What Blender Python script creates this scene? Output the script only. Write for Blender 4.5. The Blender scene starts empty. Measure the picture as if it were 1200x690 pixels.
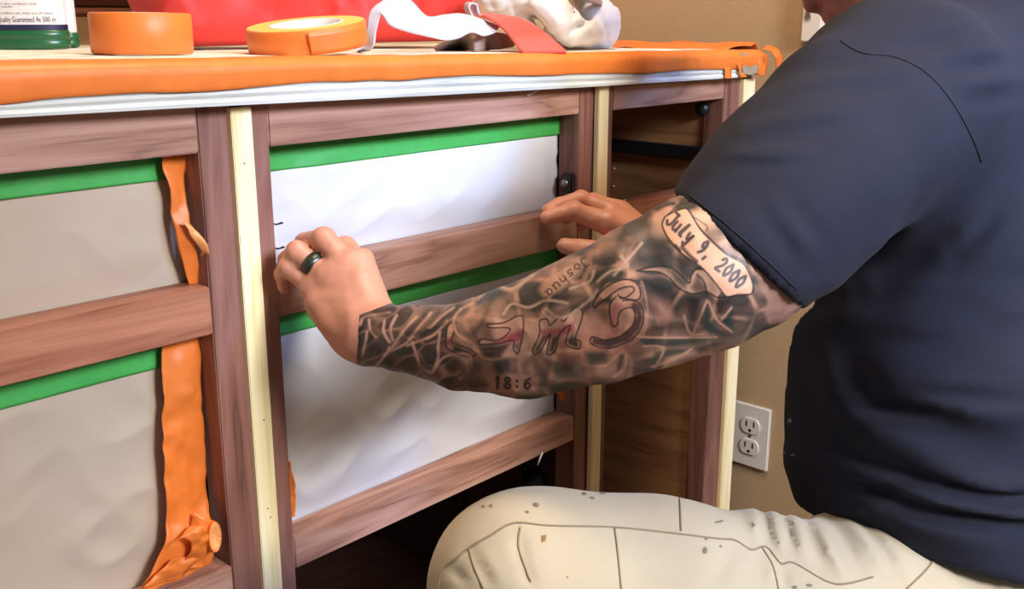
import bpy, bmesh, math, random
import numpy as np
from mathutils import Vector
from mathutils.bvhtree import BVHTree

# ------------------------------------------------------------------ camera, world, lights
F = 1200.0
TH = math.atan(325 / 1200.0)
PSI = math.atan(1140 / 1243.0)
CAM = np.array([0.0, -0.78, 0.953])
_fh = np.array([math.cos(PSI), math.sin(PSI), 0.0])
RT = np.array([math.sin(PSI), -math.cos(PSI), 0.0])
FW = _fh * math.cos(TH) + np.array([0, 0, -math.sin(TH)])
UP = _fh * math.sin(TH) + np.array([0, 0, math.cos(TH)])
scn = bpy.context.scene
COL = scn.collection
cd = bpy.data.cameras.new('camera'); co = bpy.data.objects.new('camera', cd); COL.objects.link(co)
cd.sensor_width = 36; cd.lens = 36; cd.clip_start = 0.01
co.location = CAM; co.rotation_euler = (math.pi / 2 - TH, 0, PSI - math.pi / 2)
scn.camera = co
scn.view_settings.view_transform = 'Standard'; scn.view_settings.look = 'None'
scn.view_settings.gamma = 1.0; scn.view_settings.use_curve_mapping = False
scn.view_settings.exposure = -0.12
w = bpy.data.worlds.new('world'); scn.world = w; w.use_nodes = True
w.node_tree.nodes['Background'].inputs[0].default_value = (0.93, 0.93, 1.0, 1)
w.node_tree.nodes['Background'].inputs[1].default_value = 0.34


def area(name, loc, target, size, power, color, spread=180):
    l = bpy.data.lights.new(name, 'AREA'); l.shape = 'RECTANGLE'; l.size, l.size_y = size; l.energy = power; l.color = color; l.spread = math.radians(spread)
    o = bpy.data.objects.new(name, l); COL.objects.link(o); o.location = loc
    o.rotation_euler = (Vector(target) - Vector(loc)).to_track_quat('-Z', 'Y').to_euler()
    return o


# daylight window behind the photographer, ceiling lamps above
area('window_light', (0.55, -2.5, 1.9), (0.9, 0.0, 0.62), (0.6, 0.6), 13, (0.95, 0.97, 1.0), 62)
area('side_window_light', (1.30, -2.3, 1.95), (1.02, -0.75, 1.08), (0.35, 0.4), 2.6, (0.26, 0.46, 1.0), 30)
area('ceiling_lamp_light', (0.75, -0.35, 2.35), (0.9, -0.1, 0.0), (0.5, 0.3), 26, (1.0, 0.82, 0.6))


def at(x, y, d):
    return CAM + (FW + RT * ((x - 600) / F) + UP * ((345 - y) / F)) * d


def onY(x, y, Y):
    r = FW + RT * ((x - 600) / F) + UP * ((345 - y) / F)
    return CAM + r * ((Y - CAM[1]) / r[1])


def onX(x, y, X):
    r = FW + RT * ((x - 600) / F) + UP * ((345 - y) / F)
    return CAM + r * ((X - CAM[0]) / r[0])


def pix(P):
    v = np.asarray(P) - CAM
    d = v @ FW
    return np.stack([600 + F * (v @ RT) / d, 345 - F * (v @ UP) / d], -1)


# ------------------------------------------------------------------ materials
def lin(c):
    return tuple((x / 255 / 12.92 if x / 255 <= 0.04045 else ((x / 255 + 0.055) / 1.055) ** 2.4) for x in c) + (1,)


class NT:
    def __init__(s, name, rough=0.6):
        s.m = bpy.data.materials.new(name); s.m.use_nodes = True
        s.n = s.m.node_tree.nodes; s.l = s.m.node_tree.links
        s.b = s.n['Principled BSDF']; s.b.inputs['Roughness'].default_value = rough

    def add(s, t, **kw):
        n = s.n.new(t)
        for k, v in kw.items():
            if k.startswith('_'): setattr(n, k[1:], v)
            else: n.inputs[k.replace('__', ' ')].default_value = v
        return n

    def link(s, a, ao, b, bi):
        s.l.new(a.outputs[ao], b.inputs[bi])

    def ramp(s, src, out, stops):
        r = s.n.new('ShaderNodeValToRGB'); e = r.color_ramp.elements
        while len(e) < len(stops): e.new(0.5)
        for i, (p, c) in enumerate(stops):
            e[i].position = p; e[i].color = c
        s.link(src, out, r, 'Fac'); return r

    def coords(s, scale):
        g = s.n.new('ShaderNodeTexCoord'); m = s.add('ShaderNodeMapping'); m.inputs['Scale'].default_value = scale
        s.link(g, 'Object', m, 'Vector'); return m

    def bump(s, src, out, strength, dist=0.002):
        b = s.add('ShaderNodeBump', Strength=strength, Distance=dist); s.link(src, out, b, 'Height'); s.link(b, 'Normal', s.b, 'Normal')


def plain(name, c, rough=0.6, nscale=40, var=0.08, bump=0.1, metal=0, sheen=0, bdist=0.001):
    t = NT(name, rough); m = t.coords((1, 1, 1)); n = t.add('ShaderNodeTexNoise', Scale=nscale, Detail=4.0); t.link(m, 'Vector', n, 'Vector')
    a = lin(c); lo = tuple(x * (1 - var) for x in a[:3]) + (1,); hi = tuple(min(1, x * (1 + var)) for x in a[:3]) + (1,)
    r = t.ramp(n, 'Fac', [(0.3, lo), (0.7, hi)]); t.link(r, 'Color', t.b, 'Base Color')
    if bump: t.bump(n, 'Fac', bump, bdist)
    t.b.inputs['Metallic'].default_value = metal
    if sheen: t.b.inputs['Sheen Weight'].default_value = sheen
    return t.m


def oak(name, axis, dark, mid, light):
    t = NT(name, 0.5)
    sc = [1, 1, 1]; sc[axis] = 0.09
    m = t.coords(tuple(sc))
    n1 = t.add('ShaderNodeTexNoise', Scale=28.0, Detail=3.0, Distortion=0.6); t.link(m, 'Vector', n1, 'Vector')
    mul = t.add('ShaderNodeMath', _operation='MULTIPLY'); mul.inputs[1].default_value = 7.0; t.link(n1, 'Fac', mul, 0)
    fr = t.add('ShaderNodeMath', _operation='PINGPONG'); fr.inputs[1].default_value = 1.0; t.link(mul, 'Value', fr, 0)
    sc2 = [420, 420, 420]; sc2[axis] = 14
    m2 = t.coords(tuple(sc2)); n2 = t.add('ShaderNodeTexNoise', Scale=1.0, Detail=2.0); t.link(m2, 'Vector', n2, 'Vector')
    mix = t.add('ShaderNodeMath', _operation='MULTIPLY_ADD'); mix.inputs[1].default_value = 0.55
    t.link(fr, 'Value', mix, 0)
    k = t.add('ShaderNodeMath', _operation='MULTIPLY'); k.inputs[1].default_value = 0.5; t.link(n2, 'Fac', k, 0); t.link(k, 'Value', mix, 2)
    r = t.ramp(mix, 'Value', [(0.12, lin(dark)), (0.4, lin(mid)), (0.85, lin(light))]); t.link(r, 'Color', t.b, 'Base Color')
    t.bump(n2, 'Fac', 0.25, 0.0006)
    return t.m


M = {}
M['oak_h'] = oak('oak_horizontal', 0, (112, 74, 58), (158, 114, 94), (182, 140, 120))
M['oak_v'] = oak('oak_vertical', 2, (80, 48, 39), (120, 78, 65), (146, 102, 88))
M['oak_open'] = oak('oak_open_grain', 0, (98, 50, 32), (148, 92, 66), (178, 120, 90))
M['oak_in'] = oak('oak_interior', 1, (120, 82, 52), (152, 108, 70), (170, 124, 84))
M['shaded_in'] = oak('shaded_interior', 0, (40, 22, 16), (58, 34, 25), (72, 44, 33))  # dark copy of the interior oak, shade of the open bays put into the colour
M['walnut'] = oak('dark_wood', 0, (60, 30, 20), (92, 52, 36), (116, 70, 50))
M['pine'] = oak('pine', 2, (225, 200, 140), (240, 222, 170), (248, 236, 196))
M['pine_white'] = oak('white_pine', 0, (172, 170, 160), (206, 206, 196), (222, 222, 214))
M['pine_edge'] = plain('pine_edge', (205, 160, 92), 0.6, 60)
M['paper'] = plain('masking_paper', (212, 209, 208), 0.72, 9, 0.03, 0.05)
M['paper_shade'] = plain('shaded_masking_paper', (182, 162, 140), 0.72, 6, 0.06, 0.05)  # copy of the masking paper, darkened to tan for the left bay's shade
M['green'] = plain('green_tape', (62, 158, 70), 0.5, 90, 0.06, 0.15)
M['orange'] = plain('orange_tape', (224, 118, 46), 0.45, 60, 0.08, 0.2)
M['orange_side'] = plain('orange_tape_roll_side', (246, 190, 96), 0.55, 300, 0.06, 0.2)
M['orange_pale'] = plain('orange_tape_backing', (240, 160, 96), 0.55, 60, 0.06, 0.2)
M['wall'] = plain('tan_wall_paint', (186, 158, 122), 0.85, 120, 0.03, 0.25, bdist=0.0015)
M['ceiling'] = plain('ceiling_paint', (225, 220, 210), 0.9, 80)
M['floor'] = oak('floor_boards', 0, (90, 66, 48), (120, 90, 68), (140, 108, 82))
M['white_plastic'] = plain('white_plastic', (226, 222, 216), 0.35, 30, 0.01, 0)
M['dark'] = plain('dark_hole', (18, 15, 14), 0.6, 30)
M['black'] = plain('black_plastic', (26, 26, 30), 0.4, 30)
M['steel'] = plain('steel', (150, 148, 145), 0.3, 60, 0.05, 0, 1.0)
M['grey'] = plain('grey_tape', (150, 138, 118), 0.5, 60)
M['red'] = plain('red_fabric', (196, 44, 34), 0.6, 25, 0.1, 0.1)
M['red_strap'] = plain('red_strap_fabric', (214, 72, 56), 0.75, 700, 0.08, 0.3, sheen=0.2)
M['white_cloth'] = plain('white_cloth', (226, 222, 222), 0.8, 600, 0.02, 0.15)
M['white_strap'] = plain('white_strap', (186, 180, 187), 0.7, 800, 0.02, 0.2)
M['grey_and_shade'] = plain('grey_band_and_strap_shade', (150, 128, 118), 0.8, 800, 0.05, 0.2)  # grey of the cuff band; also the white strap's underside, shade in the colour
M['cover'] = None
M['green_plastic'] = plain('green_plastic', (28, 84, 46), 0.28, 20, 0.08, 0)
M['label'] = plain('label_paper', (222, 216, 212), 0.45, 20, 0.02, 0)
M['navy'] = plain('navy_print', (22, 20, 62), 0.45, 20, 0.02, 0)
M['core'] = plain('cardboard_core', (222, 214, 210), 0.7, 80)
M['print'] = plain('grey_print', (120, 110, 108), 0.6, 50)
M['shirt'] = plain('navy_cotton', (12, 15, 34), 0.9, 900, 0.1, 0.25)
M['thread'] = plain('thread', (9, 11, 24), 0.8, 60)
M['trouser'] = plain('cream_canvas', (184, 169, 142), 0.85, 14, 0.05, 0.12, sheen=0.1)
M['seam'] = plain('canvas_seam', (138, 122, 96), 0.85, 200)
M['stain'] = plain('olive_paint_stain', (122, 112, 92), 0.8, 400, 0.2)
M['rust'] = plain('ochre_paint_stain', (140, 104, 58), 0.8, 400, 0.2)
M['speck'] = plain('white_paint_smear', (120, 130, 150), 0.8, 900, 0.3)
M['knot'] = plain('wood_knot', (110, 84, 60), 0.7, 60)
M['boot'] = plain('brown_boot_leather', (70, 48, 34), 0.6, 60)
M['hair'] = plain('short_brown_hair', (58, 40, 28), 0.8, 500, 0.3, 0.5)
M['ring'] = plain('dark_ring_metal', (70, 74, 66), 0.35, 200, 0.3, 0.2, 0.7)
M['nail'] = plain('fingernail', (220, 168, 150), 0.35, 50)

# the countertop cover: cream paper with faint grey streaks
t = NT('countertop_cover', 0.7); m = t.coords((2.2, 14, 1)); n = t.add('ShaderNodeTexNoise', Scale=4.0, Detail=5.0, Distortion=1.5); t.link(m, 'Vector', n, 'Vector')
r = t.ramp(n, 'Fac', [(0.36, lin((176, 164, 152))), (0.45, lin((236, 224, 204))), (0.8, lin((244, 234, 214)))]); t.link(r, 'Color', t.b, 'Base Color'); M['cover'] = t.m
# skin, coloured by the attribute painted on the body (tattoo ink and complexion)
t = NT('skin', 0.48); a = t.add('ShaderNodeVertexColor', _layer_name='skin_colour'); t.link(a, 'Color', t.b, 'Base Color')
m = t.coords((1, 1, 1)); n = t.add('ShaderNodeTexVoronoi', Scale=420.0); t.link(m, 'Vector', n, 'Vector'); t.bump(n, 'Distance', 0.12, 0.0006)
t.b.inputs['Subsurface Weight'].default_value = 0.06; t.b.inputs['Subsurface Radius'].default_value = (0.01, 0.004, 0.002); t.b.inputs['Subsurface Scale'].default_value = 0.4
M['skin'] = t.m


# ------------------------------------------------------------------ object helpers
def link(name, me, mat, parent=None, smooth=False):
    if mat and not isinstance(mat, (list, tuple)): mat = [mat]
    for k in (mat or []): me.materials.append(M[k] if isinstance(k, str) else k)
    if smooth:
        me.polygons.foreach_set('use_smooth', [True] * len(me.polygons))
    o = bpy.data.objects.new(name, me); COL.objects.link(o)
    if parent is not None:
        o.parent = parent; o.matrix_parent_inverse.identity()
        me.transform(__import__('mathutils').Matrix.Translation(-wloc(parent)))
    else:
        c = [0, 0, 0]; bb = np.array([v.co[:] for v in me.vertices]) if len(me.vertices) < 200000 else np.zeros((1, 3))
        c = Vector(((bb[:, 0].min() + bb[:, 0].max()) / 2, (bb[:, 1].min() + bb[:, 1].max()) / 2, bb[:, 2].min()))
        me.transform(__import__('mathutils').Matrix.Translation(-c)); o.location = c
    return o


def wloc(o):
    v = Vector((0, 0, 0))
    while o is not None:
        v += o.location; o = o.parent
    return v


def tag(o, label, cat, group=None, kind=None):
    if label: o['label'] = label
    if cat: o['category'] = cat
    if group: o['group'] = group
    if kind: o['kind'] = kind
    return o


def thing(name, label, cat, loc, group=None):
    o = bpy.data.objects.new(name, None); COL.objects.link(o); o.location = Vector([float(v) for v in loc]); o.empty_display_size = 0.05
    return tag(o, label, cat, group)


def lab(o, s):
    o['label'] = s; return o


def bm_mesh(bm, name='m'):
    bmesh.ops.recalc_face_normals(bm, faces=bm.faces)
    me = bpy.data.meshes.new(name); bm.to_mesh(me); bm.free(); return me


def box_bm(x0, x1, y0, y1, z0, z1, bev=0.0012):
    bm = bmesh.new(); bmesh.ops.create_cube(bm, size=1)
    for v in bm.verts:
        v.co = ((x0 + x1) / 2 + v.co.x * (x1 - x0), (y0 + y1) / 2 + v.co.y * (y1 - y0), (z0 + z1) / 2 + v.co.z * (z1 - z0))
    if bev: bmesh.ops.bevel(bm, geom=bm.edges[:], offset=bev, segments=2, affect='EDGES')
    return bm


def box(name, b, mat, parent=None, bev=0.0012):
    return link(name, bm_mesh(box_bm(*b, bev=bev)), mat, parent)


def prism(name, front, vec, mat, parent=None, bev=0.0):
    """front: world points of a polygon; vec: extrusion"""
    bm = bmesh.new(); v = [bm.verts.new(p) for p in front]; u = [bm.verts.new(np.array(p) + np.array(vec)) for p in front]
    n = len(v); bm.faces.new(v); bm.faces.new(u[::-1])
    for i in range(n): bm.faces.new([v[i], u[i], u[(i + 1) % n], v[(i + 1) % n]])
    if bev: bmesh.ops.bevel(bm, geom=bm.edges[:], offset=bev, segments=2, affect='EDGES')
    return link(name, bm_mesh(bm), mat, parent)


def tube_bm(pts, rad, seg=10, bm=None):
    bm = bm or bmesh.new(); pts = [Vector([float(c) for c in p]) for p in pts]; n = len(pts)
    rad = [rad] * n if np.isscalar(rad) else rad; rings = []; prev = None
    for i, p in enumerate(pts):
        d = (pts[min(i + 1, n - 1)] - pts[max(i - 1, 0)]).normalized()
        a = prev if prev is not None else (Vector((0, 0, 1)) if abs(d.z) < 0.9 else Vector((1, 0, 0)))
        a = (a - d * a.dot(d)).normalized(); b = d.cross(a); prev = a
        rings.append([bm.verts.new(p + (a * math.cos(t) + b * math.sin(t)) * rad[i]) for t in [2 * math.pi * k / seg for k in range(seg)]])
    for i in range(n - 1):
        for k in range(seg): bm.faces.new([rings[i][k], rings[i][(k + 1) % seg], rings[i + 1][(k + 1) % seg], rings[i + 1][k]])
    bm.faces.new(rings[0]); bm.faces.new(rings[-1][::-1]); return bm


def lathe_bm(profile, axis_o=(0, 0, 0), seg=48, rot=None, sx=1.0, sy=1.0):
    """profile: list of (r, z); closed if first and last r are 0 or profile loops"""
    bm = bmesh.new(); rings = []
    for r_, z in profile:
        ring = []
        for k in range(seg):
            a = 2 * math.pi * k / seg; p = Vector((math.cos(a) * r_ * sx, math.sin(a) * r_ * sy, z))
            if rot is not None: p = rot @ p
            ring.append(bm.verts.new(p + Vector([float(c) for c in axis_o])))
        rings.append(ring)
    for i in range(len(rings) - 1):
        for k in range(seg): bm.faces.new([rings[i][k], rings[i][(k + 1) % seg], rings[i + 1][(k + 1) % seg], rings[i + 1][k]])
    return bm, rings


def spline(P, n):
    P = np.array(P, float); m = len(P); t = np.linspace(0, m - 1, n); out = []
    for u in t:
        i = min(int(u), m - 2); f = u - i
        p0, p1, p2, p3 = P[max(i - 1, 0)], P[i], P[i + 1], P[min(i + 2, m - 1)]
        out.append(0.5 * (2 * p1 + (p2 - p0) * f + (2 * p0 - 5 * p1 + 4 * p2 - p3) * f * f + (3 * p1 - p0 - 3 * p2 + p3) * f ** 3))
    return np.array(out)


def grid_mesh(G, thick=0.0005, back=None, flat=False):
    """G: (n, m, 3) array -> closed thin sheet"""
    n, m_, _ = G.shape
    du = np.gradient(G, axis=0); dv = np.gradient(G, axis=1); N = np.cross(du, dv)
    N /= np.linalg.norm(N, axis=2, keepdims=True) + 1e-12
    V = np.concatenate([(G + N * thick / 2).reshape(-1, 3), (G - N * thick / 2).reshape(-1, 3)])
    idx = np.arange(n * m_).reshape(n, m_); o = n * m_; f = []
    q = np.stack([idx[:-1, :-1], idx[1:, :-1], idx[1:, 1:], idx[:-1, 1:]], -1).reshape(-1, 4)
    f = q.tolist() + (q[:, ::-1] + o).tolist()
    edge = list(idx[0, :]) + list(idx[1:, -1]) + list(idx[-1, ::-1][1:]) + list(idx[::-1, 0][1:])
    for a, b in zip(edge[:-1], edge[1:]): f.append([int(b), int(a), int(a + o), int(b + o)])
    me = bpy.data.meshes.new('sheet'); me.from_pydata(V.tolist(), [], f); me.update()
    bm = bmesh.new(); bm.from_mesh(me); bmesh.ops.recalc_face_normals(bm, faces=bm.faces); bm.to_mesh(me); bm.free()
    return me


def ribbon(name, A, B, mat, parent=None, n=60, m_=8, thick=0.0016, crumple=0, seed=0, cs=40.0, bow=0.0):
    A = spline(A, n); B = spline(B, n); s = np.linspace(0, 1, m_)[None, :, None]
    G = A[:, None] * (1 - s) + B[:, None] * s
    if crumple:
        N = noise3(G.reshape(-1, 3), cs, seed).reshape(n, m_); N2 = noise3(G.reshape(-1, 3), cs * 2.3, seed + 7).reshape(n, m_)
        G = G + (N + 0.5 * N2)[..., None] * crumple * np.array([0.3, -1, 0.2])
    return link(name, grid_mesh(G, thick), mat, parent, True)


def noise3(P, scale, seed=0):
    P = np.asarray(P) * scale + seed * 17.13
    i = np.floor(P).astype(np.int64); f = P - i; f = f * f * (3 - 2 * f); out = 0

    def h(a, b, c):
        v = (a * 374761393 + b * 668265263 + c * 2147483647 + seed * 974634777) & 0xffffffff
        v = ((v ^ (v >> 13)) * 1274126177) & 0xffffffff
        return ((v ^ (v >> 16)) & 0xffff) / 32767.5 - 1
    for dx in (0, 1):
        for dy in (0, 1):
            for dz in (0, 1):
                wgt = (f[:, 0] if dx else 1 - f[:, 0]) * (f[:, 1] if dy else 1 - f[:, 1]) * (f[:, 2] if dz else 1 - f[:, 2])
                out = out + wgt * h(i[:, 0] + dx, i[:, 1] + dy, i[:, 2] + dz)
    return out


# ------------------------------------------------------------------ signed distance modelling (numpy) + surface nets
class Field:
    def __init__(s, lo, hi, h):
        s.lo = np.array(lo, float); s.h = h; s.n = np.ceil((np.array(hi) - s.lo) / h).astype(int) + 1
        s.F = np.full(s.n, 0.3, np.float32)

    def sub(s, a, b):
        i0 = np.clip(np.floor((np.array(a) - s.lo) / s.h).astype(int), 0, s.n - 1); i1 = np.clip(np.ceil((np.array(b) - s.lo) / s.h).astype(int) + 1, 1, s.n)
        sl = tuple(slice(int(p), int(q)) for p, q in zip(i0, i1))
        ax = [(s.lo[k] + s.h * np.arange(sl[k].start, sl[k].stop)).astype(np.float32) for k in range(3)]
        return sl, ax[0][:, None, None], ax[1][None, :, None], ax[2][None, None, :]

    def comb(s, sl, d, k, op='u'):
        c = s.F[sl]
        if op == 'u':
            hh = np.clip(0.5 + 0.5 * (c - d) / k, 0, 1); s.F[sl] = c * (1 - hh) + d * hh - k * hh * (1 - hh)
        else:
            d = -d; hh = np.clip(0.5 - 0.5 * (c - d) / k, 0, 1); s.F[sl] = c * (1 - hh) + d * hh + k * hh * (1 - hh)

    def cap(s, a, b, ra, rb, k=0.01, op='u', flat=None):
        a = np.array(a, float); b = np.array(b, float); R_ = max(ra, rb) * (1.0 if flat is None else max(1, flat[1])) + k + 3 * s.h + 0.01
        sl, x, y, z = s.sub(np.minimum(a, b) - R_, np.maximum(a, b) + R_)
        ab = b - a; L = float(ab @ ab) + 1e-12
        px, py, pz = x - a[0], y - a[1], z - a[2]
        t_ = np.clip((px * ab[0] + py * ab[1] + pz * ab[2]) / L, 0, 1)
        qx, qy, qz = px - t_ * ab[0], py - t_ * ab[1], pz - t_ * ab[2]
        if flat is not None:   # widen along a direction by a factor
            n_, fac = flat; n_ = np.array(n_, float); n_ /= np.linalg.norm(n_)
            c = (qx * n_[0] + qy * n_[1] + qz * n_[2]); e = c * (1 / fac - 1)
            qx, qy, qz = qx + e * n_[0], qy + e * n_[1], qz + e * n_[2]
        d = np.sqrt(qx * qx + qy * qy + qz * qz) - (ra + (rb - ra) * t_)
        s.comb(sl, d.astype(np.float32), k, op)

    def chain(s, pts, k=0.01, op='u', flat=None):
        for p, q in zip(pts[:-1], pts[1:]): s.cap(p[0], q[0], p[1], q[1], k, op, flat)

    def ell(s, c, axes, rad, k=0.01, op='u'):
        """ellipsoid; axes: 3 unit vectors, rad: 3 radii"""
        c = np.array(c, float); A = [np.array(a, float) / np.linalg.norm(a) for a in axes]; R_ = max(rad) + k + 3 * s.h
        sl, x, y, z = s.sub(c - R_, c + R_)
        px, py, pz = x - c[0], y - c[1], z - c[2]; q = 0; q2 = 0
        for a, r_ in zip(A, rad):
            e = px * a[0] + py * a[1] + pz * a[2]; q = q + (e / r_) ** 2; q2 = q2 + (e / r_ ** 2) ** 2
        q = np.sqrt(q); d = q * (q - 1) / (np.sqrt(q2) + 1e-6)
        s.comb(sl, d.astype(np.float32), k, op)

    def rbox(s, c, axes, half, rr, k=0.01, op='u'):
        c = np.array(c, float); A = [np.array(a, float) / np.linalg.norm(a) for a in axes]; R_ = float(np.linalg.norm(half)) + rr + k + 3 * s.h
        sl, x, y, z = s.sub(c - R_, c + R_); px, py, pz = x - c[0], y - c[1], z - c[2]; o2 = 0; mx = -9
        for a, hf in zip(A, half):
            e = np.abs(px * a[0] + py * a[1] + pz * a[2]) - (hf - rr); o2 = o2 + np.maximum(e, 0) ** 2; mx = np.maximum(mx, e)
        s.comb(sl, (np.sqrt(o2) + np.minimum(mx, 0) - rr).astype(np.float32), k, op)

    def plane_cut(s, p, n, lo, hi, k=0.003):
        """remove the material on the side n points to, inside the box lo..hi"""
        sl, x, y, z = s.sub(lo, hi); n = np.array(n, float) / np.linalg.norm(n)
        d = -((x - p[0]) * n[0] + (y - p[1]) * n[1] + (z - p[2]) * n[2]); s.comb(sl, d.astype(np.float32), k, 's')

    def displace(s, fn, band=0.02):
        I = np.nonzero(np.abs(s.F) < band); P = np.stack([s.lo[k] + s.h * I[k] for k in range(3)], -1)
        s.F[I] += fn(P).astype(np.float32)

    def mesh(s, name='m'):
        Fv = s.F; neg = Fv < 0; nx, ny, nz = Fv.shape
        cnt = np.zeros((nx - 1, ny - 1, nz - 1), np.uint8)
        for dx in (0, 1):
            for dy in (0, 1):
                for dz in (0, 1): cnt += neg[dx:nx - 1 + dx, dy:ny - 1 + dy, dz:nz - 1 + dz]
        act = (cnt > 0) & (cnt < 8); del cnt
        I, J, K = np.nonzero(act); N = len(I); ids = np.full(act.shape, -1, np.int32); ids[I, J, K] = np.arange(N)
        cor = {(a, b, c): Fv[I + a, J + b, K + c].astype(np.float64) for a in (0, 1) for b in (0, 1) for c in (0, 1)}
        acc = np.zeros((N, 3)); num = np.zeros(N)
        for ax in range(3):
            for u in (0, 1):
                for v in (0, 1):
                    c0 = [0, 0, 0]; o = [k for k in range(3) if k != ax]; c0[o[0]] = u; c0[o[1]] = v; c1 = list(c0); c1[ax] = 1
                    f0, f1 = cor[tuple(c0)], cor[tuple(c1)]; cr = (f0 < 0) != (f1 < 0)
                    tt = np.where(cr, f0 / np.where(cr, f0 - f1, 1), 0)
                    p = np.zeros((N, 3)); p[:, o[0]] = u; p[:, o[1]] = v; p[:, ax] = tt
                    acc += p * cr[:, None]; num += cr
        V = (acc / num[:, None] + np.stack([I, J, K], -1)) * s.h + s.lo
        quads = []
        for ax in range(3):
            sl0 = [slice(None)] * 3; sl1 = [slice(None)] * 3; sl0[ax] = slice(0, -1); sl1[ax] = slice(1, None)
            ch = neg[tuple(sl0)] != neg[tuple(sl1)]; e = np.stack(np.nonzero(ch), -1)
            o = [k for k in range(3) if k != ax]
            ok = (e[:, o[0]] > 0) & (e[:, o[1]] > 0) & (e[:, o[0]] < Fv.shape[o[0]] - 1) & (e[:, o[1]] < Fv.shape[o[1]] - 1); e = e[ok]
            q = []
            for a, b in ((1, 1), (0, 1), (0, 0), (1, 0)):
                f_ = e.copy(); f_[:, o[0]] -= a; f_[:, o[1]] -= b; q.append(ids[f_[:, 0], f_[:, 1], f_[:, 2]])
            q = np.stack(q, -1); fl = neg[e[:, 0], e[:, 1], e[:, 2]]
            if ax == 1: fl = ~fl
            q[~fl] = q[~fl][:, ::-1]; quads.append(q)
        Q = np.concatenate(quads); me = bpy.data.meshes.new(name)
        me.vertices.add(N); me.vertices.foreach_set('co', V.astype(np.float32).ravel())
        me.loops.add(len(Q) * 4); me.loops.foreach_set('vertex_index', Q.astype(np.int32).ravel())
        me.polygons.add(len(Q)); me.polygons.foreach_set('loop_start', np.arange(0, len(Q) * 4, 4, dtype=np.int32)); me.update(calc_edges=True); me.validate()
        return me


def bvh_of(o):
    me = o.data; off = wloc(o); n = len(me.vertices); co_ = np.empty(n * 3, np.float32); me.vertices.foreach_get('co', co_); co_ = co_.reshape(-1, 3) + np.array(off)
    return BVHTree.FromPolygons(co_.tolist(), [p.vertices[:] for p in me.polygons])


def cast(bv, x, y):
    dr = FW + RT * ((x - 600) / F) + UP * ((345 - y) / F); hit, nrm, _, _ = bv.ray_cast(Vector(CAM), Vector(dr))
    return (hit, nrm) if hit is not None else (None, None)


def seam_bm(bv, pts, r=0.0008, step=4, bm=None, lift=0.0002):
    P = spline([list(p) + [0] for p in pts], max(4, int(sum(math.dist(a, b) for a, b in zip(pts[:-1], pts[1:])) / step)))
    out = []
    for p in P:
        h_, n_ = cast(bv, p[0], p[1])
        if h_ is not None and (not out or (h_ - out[-1]).length < 0.03): out.append(h_ + n_ * lift)
    return tube_bm(out, r, 6, bm) if len(out) > 2 else bm


def blob_bm(bv, cx, cy, rx, ry, rot, seed, bm=None, lift=0.0006):
    """a thin patch of paint lying on a surface"""
    bm = bm or bmesh.new(); rnd = random.Random(seed); n = 12; ring = []; c, s_ = math.cos(rot), math.sin(rot)
    h0, n0 = cast(bv, cx, cy)
    if h0 is None: return bm
    for k in range(n):
        a = 2 * math.pi * k / n; q = rnd.uniform(0.6, 1.15); u, v = math.cos(a) * rx * q, math.sin(a) * ry * q
        h_, n_ = cast(bv, cx + u * c - v * s_, cy + u * s_ + v * c)
        if h_ is None or (h_ - h0).length > 0.03: h_, n_ = h0, n0
        ring.append(bm.verts.new(h_ + n_ * lift))
    cv = bm.verts.new(h0 + n0 * lift * 1.6)
    for k in range(n): bm.faces.new([cv, ring[k], ring[(k + 1) % n]])
    return bm


# ------------------------------------------------------------------ the room
XW = 1.508; YB = 0.52
tag(box('floor', (-2.2, XW + 0.1, -3.4, YB + 0.1, -0.05, 0.0), 'floor', bev=0), None, None, kind='structure')
tag(box('ceiling', (-2.2, XW + 0.1, -1.4, YB + 0.1, 2.45, 2.5), 'ceiling', bev=0), None, None, kind='structure')
tag(box('wall_right', (XW, XW + 0.1, -3.4, YB, 0, 2.45), 'wall', bev=0), None, None, kind='structure')
tag(box('wall_back', (-2.2, XW + 0.1, YB, YB + 0.1, 0, 2.45), 'wall', bev=0), None, None, kind='structure')

# ------------------------------------------------------------------ vanity cabinet
xs = lambda x, y: float(onY(x, y, 0)[0])
zs = lambda x, y: float(onY(x, y, 0)[2])
X = dict(a=xs(249, 380), b=xs(275, 260), c=xs(299, 260), d=xs(324, 300), e=xs(676, 300), f=xs(690, 300), g=xs(694, 300), h=xs(705, 300), i=xs(714, 300), j=xs(831, 440), k=xs(848, 440), l=xs(862, 440))
zt0, zt1 = zs(237, 179), 0.884
zm0, zm1 = zs(456, 340), zs(429, 297)
zb0, zb1 = zs(671, 516), zs(342, 632)
TF = 0.032
cab = thing('vanity_cabinet', 'long oak vanity cabinet with doors and drawers off, open face frame and pale pine strips', 'cabinet', (0.6, 0.0, 0.0))
XL = -0.12
ZB = 0.10


def board(name, x0, x1, z0, z1, mat, y0=0.0, y1=TF, label=None, bev=0.0012):
    o = box(name, (x0, x1, y0, y1, z0, z1), mat, cab, bev)
    if label: lab(o, label)
    return o


# stiles
for x0, x1 in ((X['a'], X['b'] + 0.004), (X['c'] - 0.004, X['d']), (X['e'], X['f']), (X['h'] - 0.003, X['i']), (X['j'], X['k'] + 0.004), (XL - 0.03, XL)):
    board('stile', x0, x1, ZB, zt1, 'oak_v')
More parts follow.
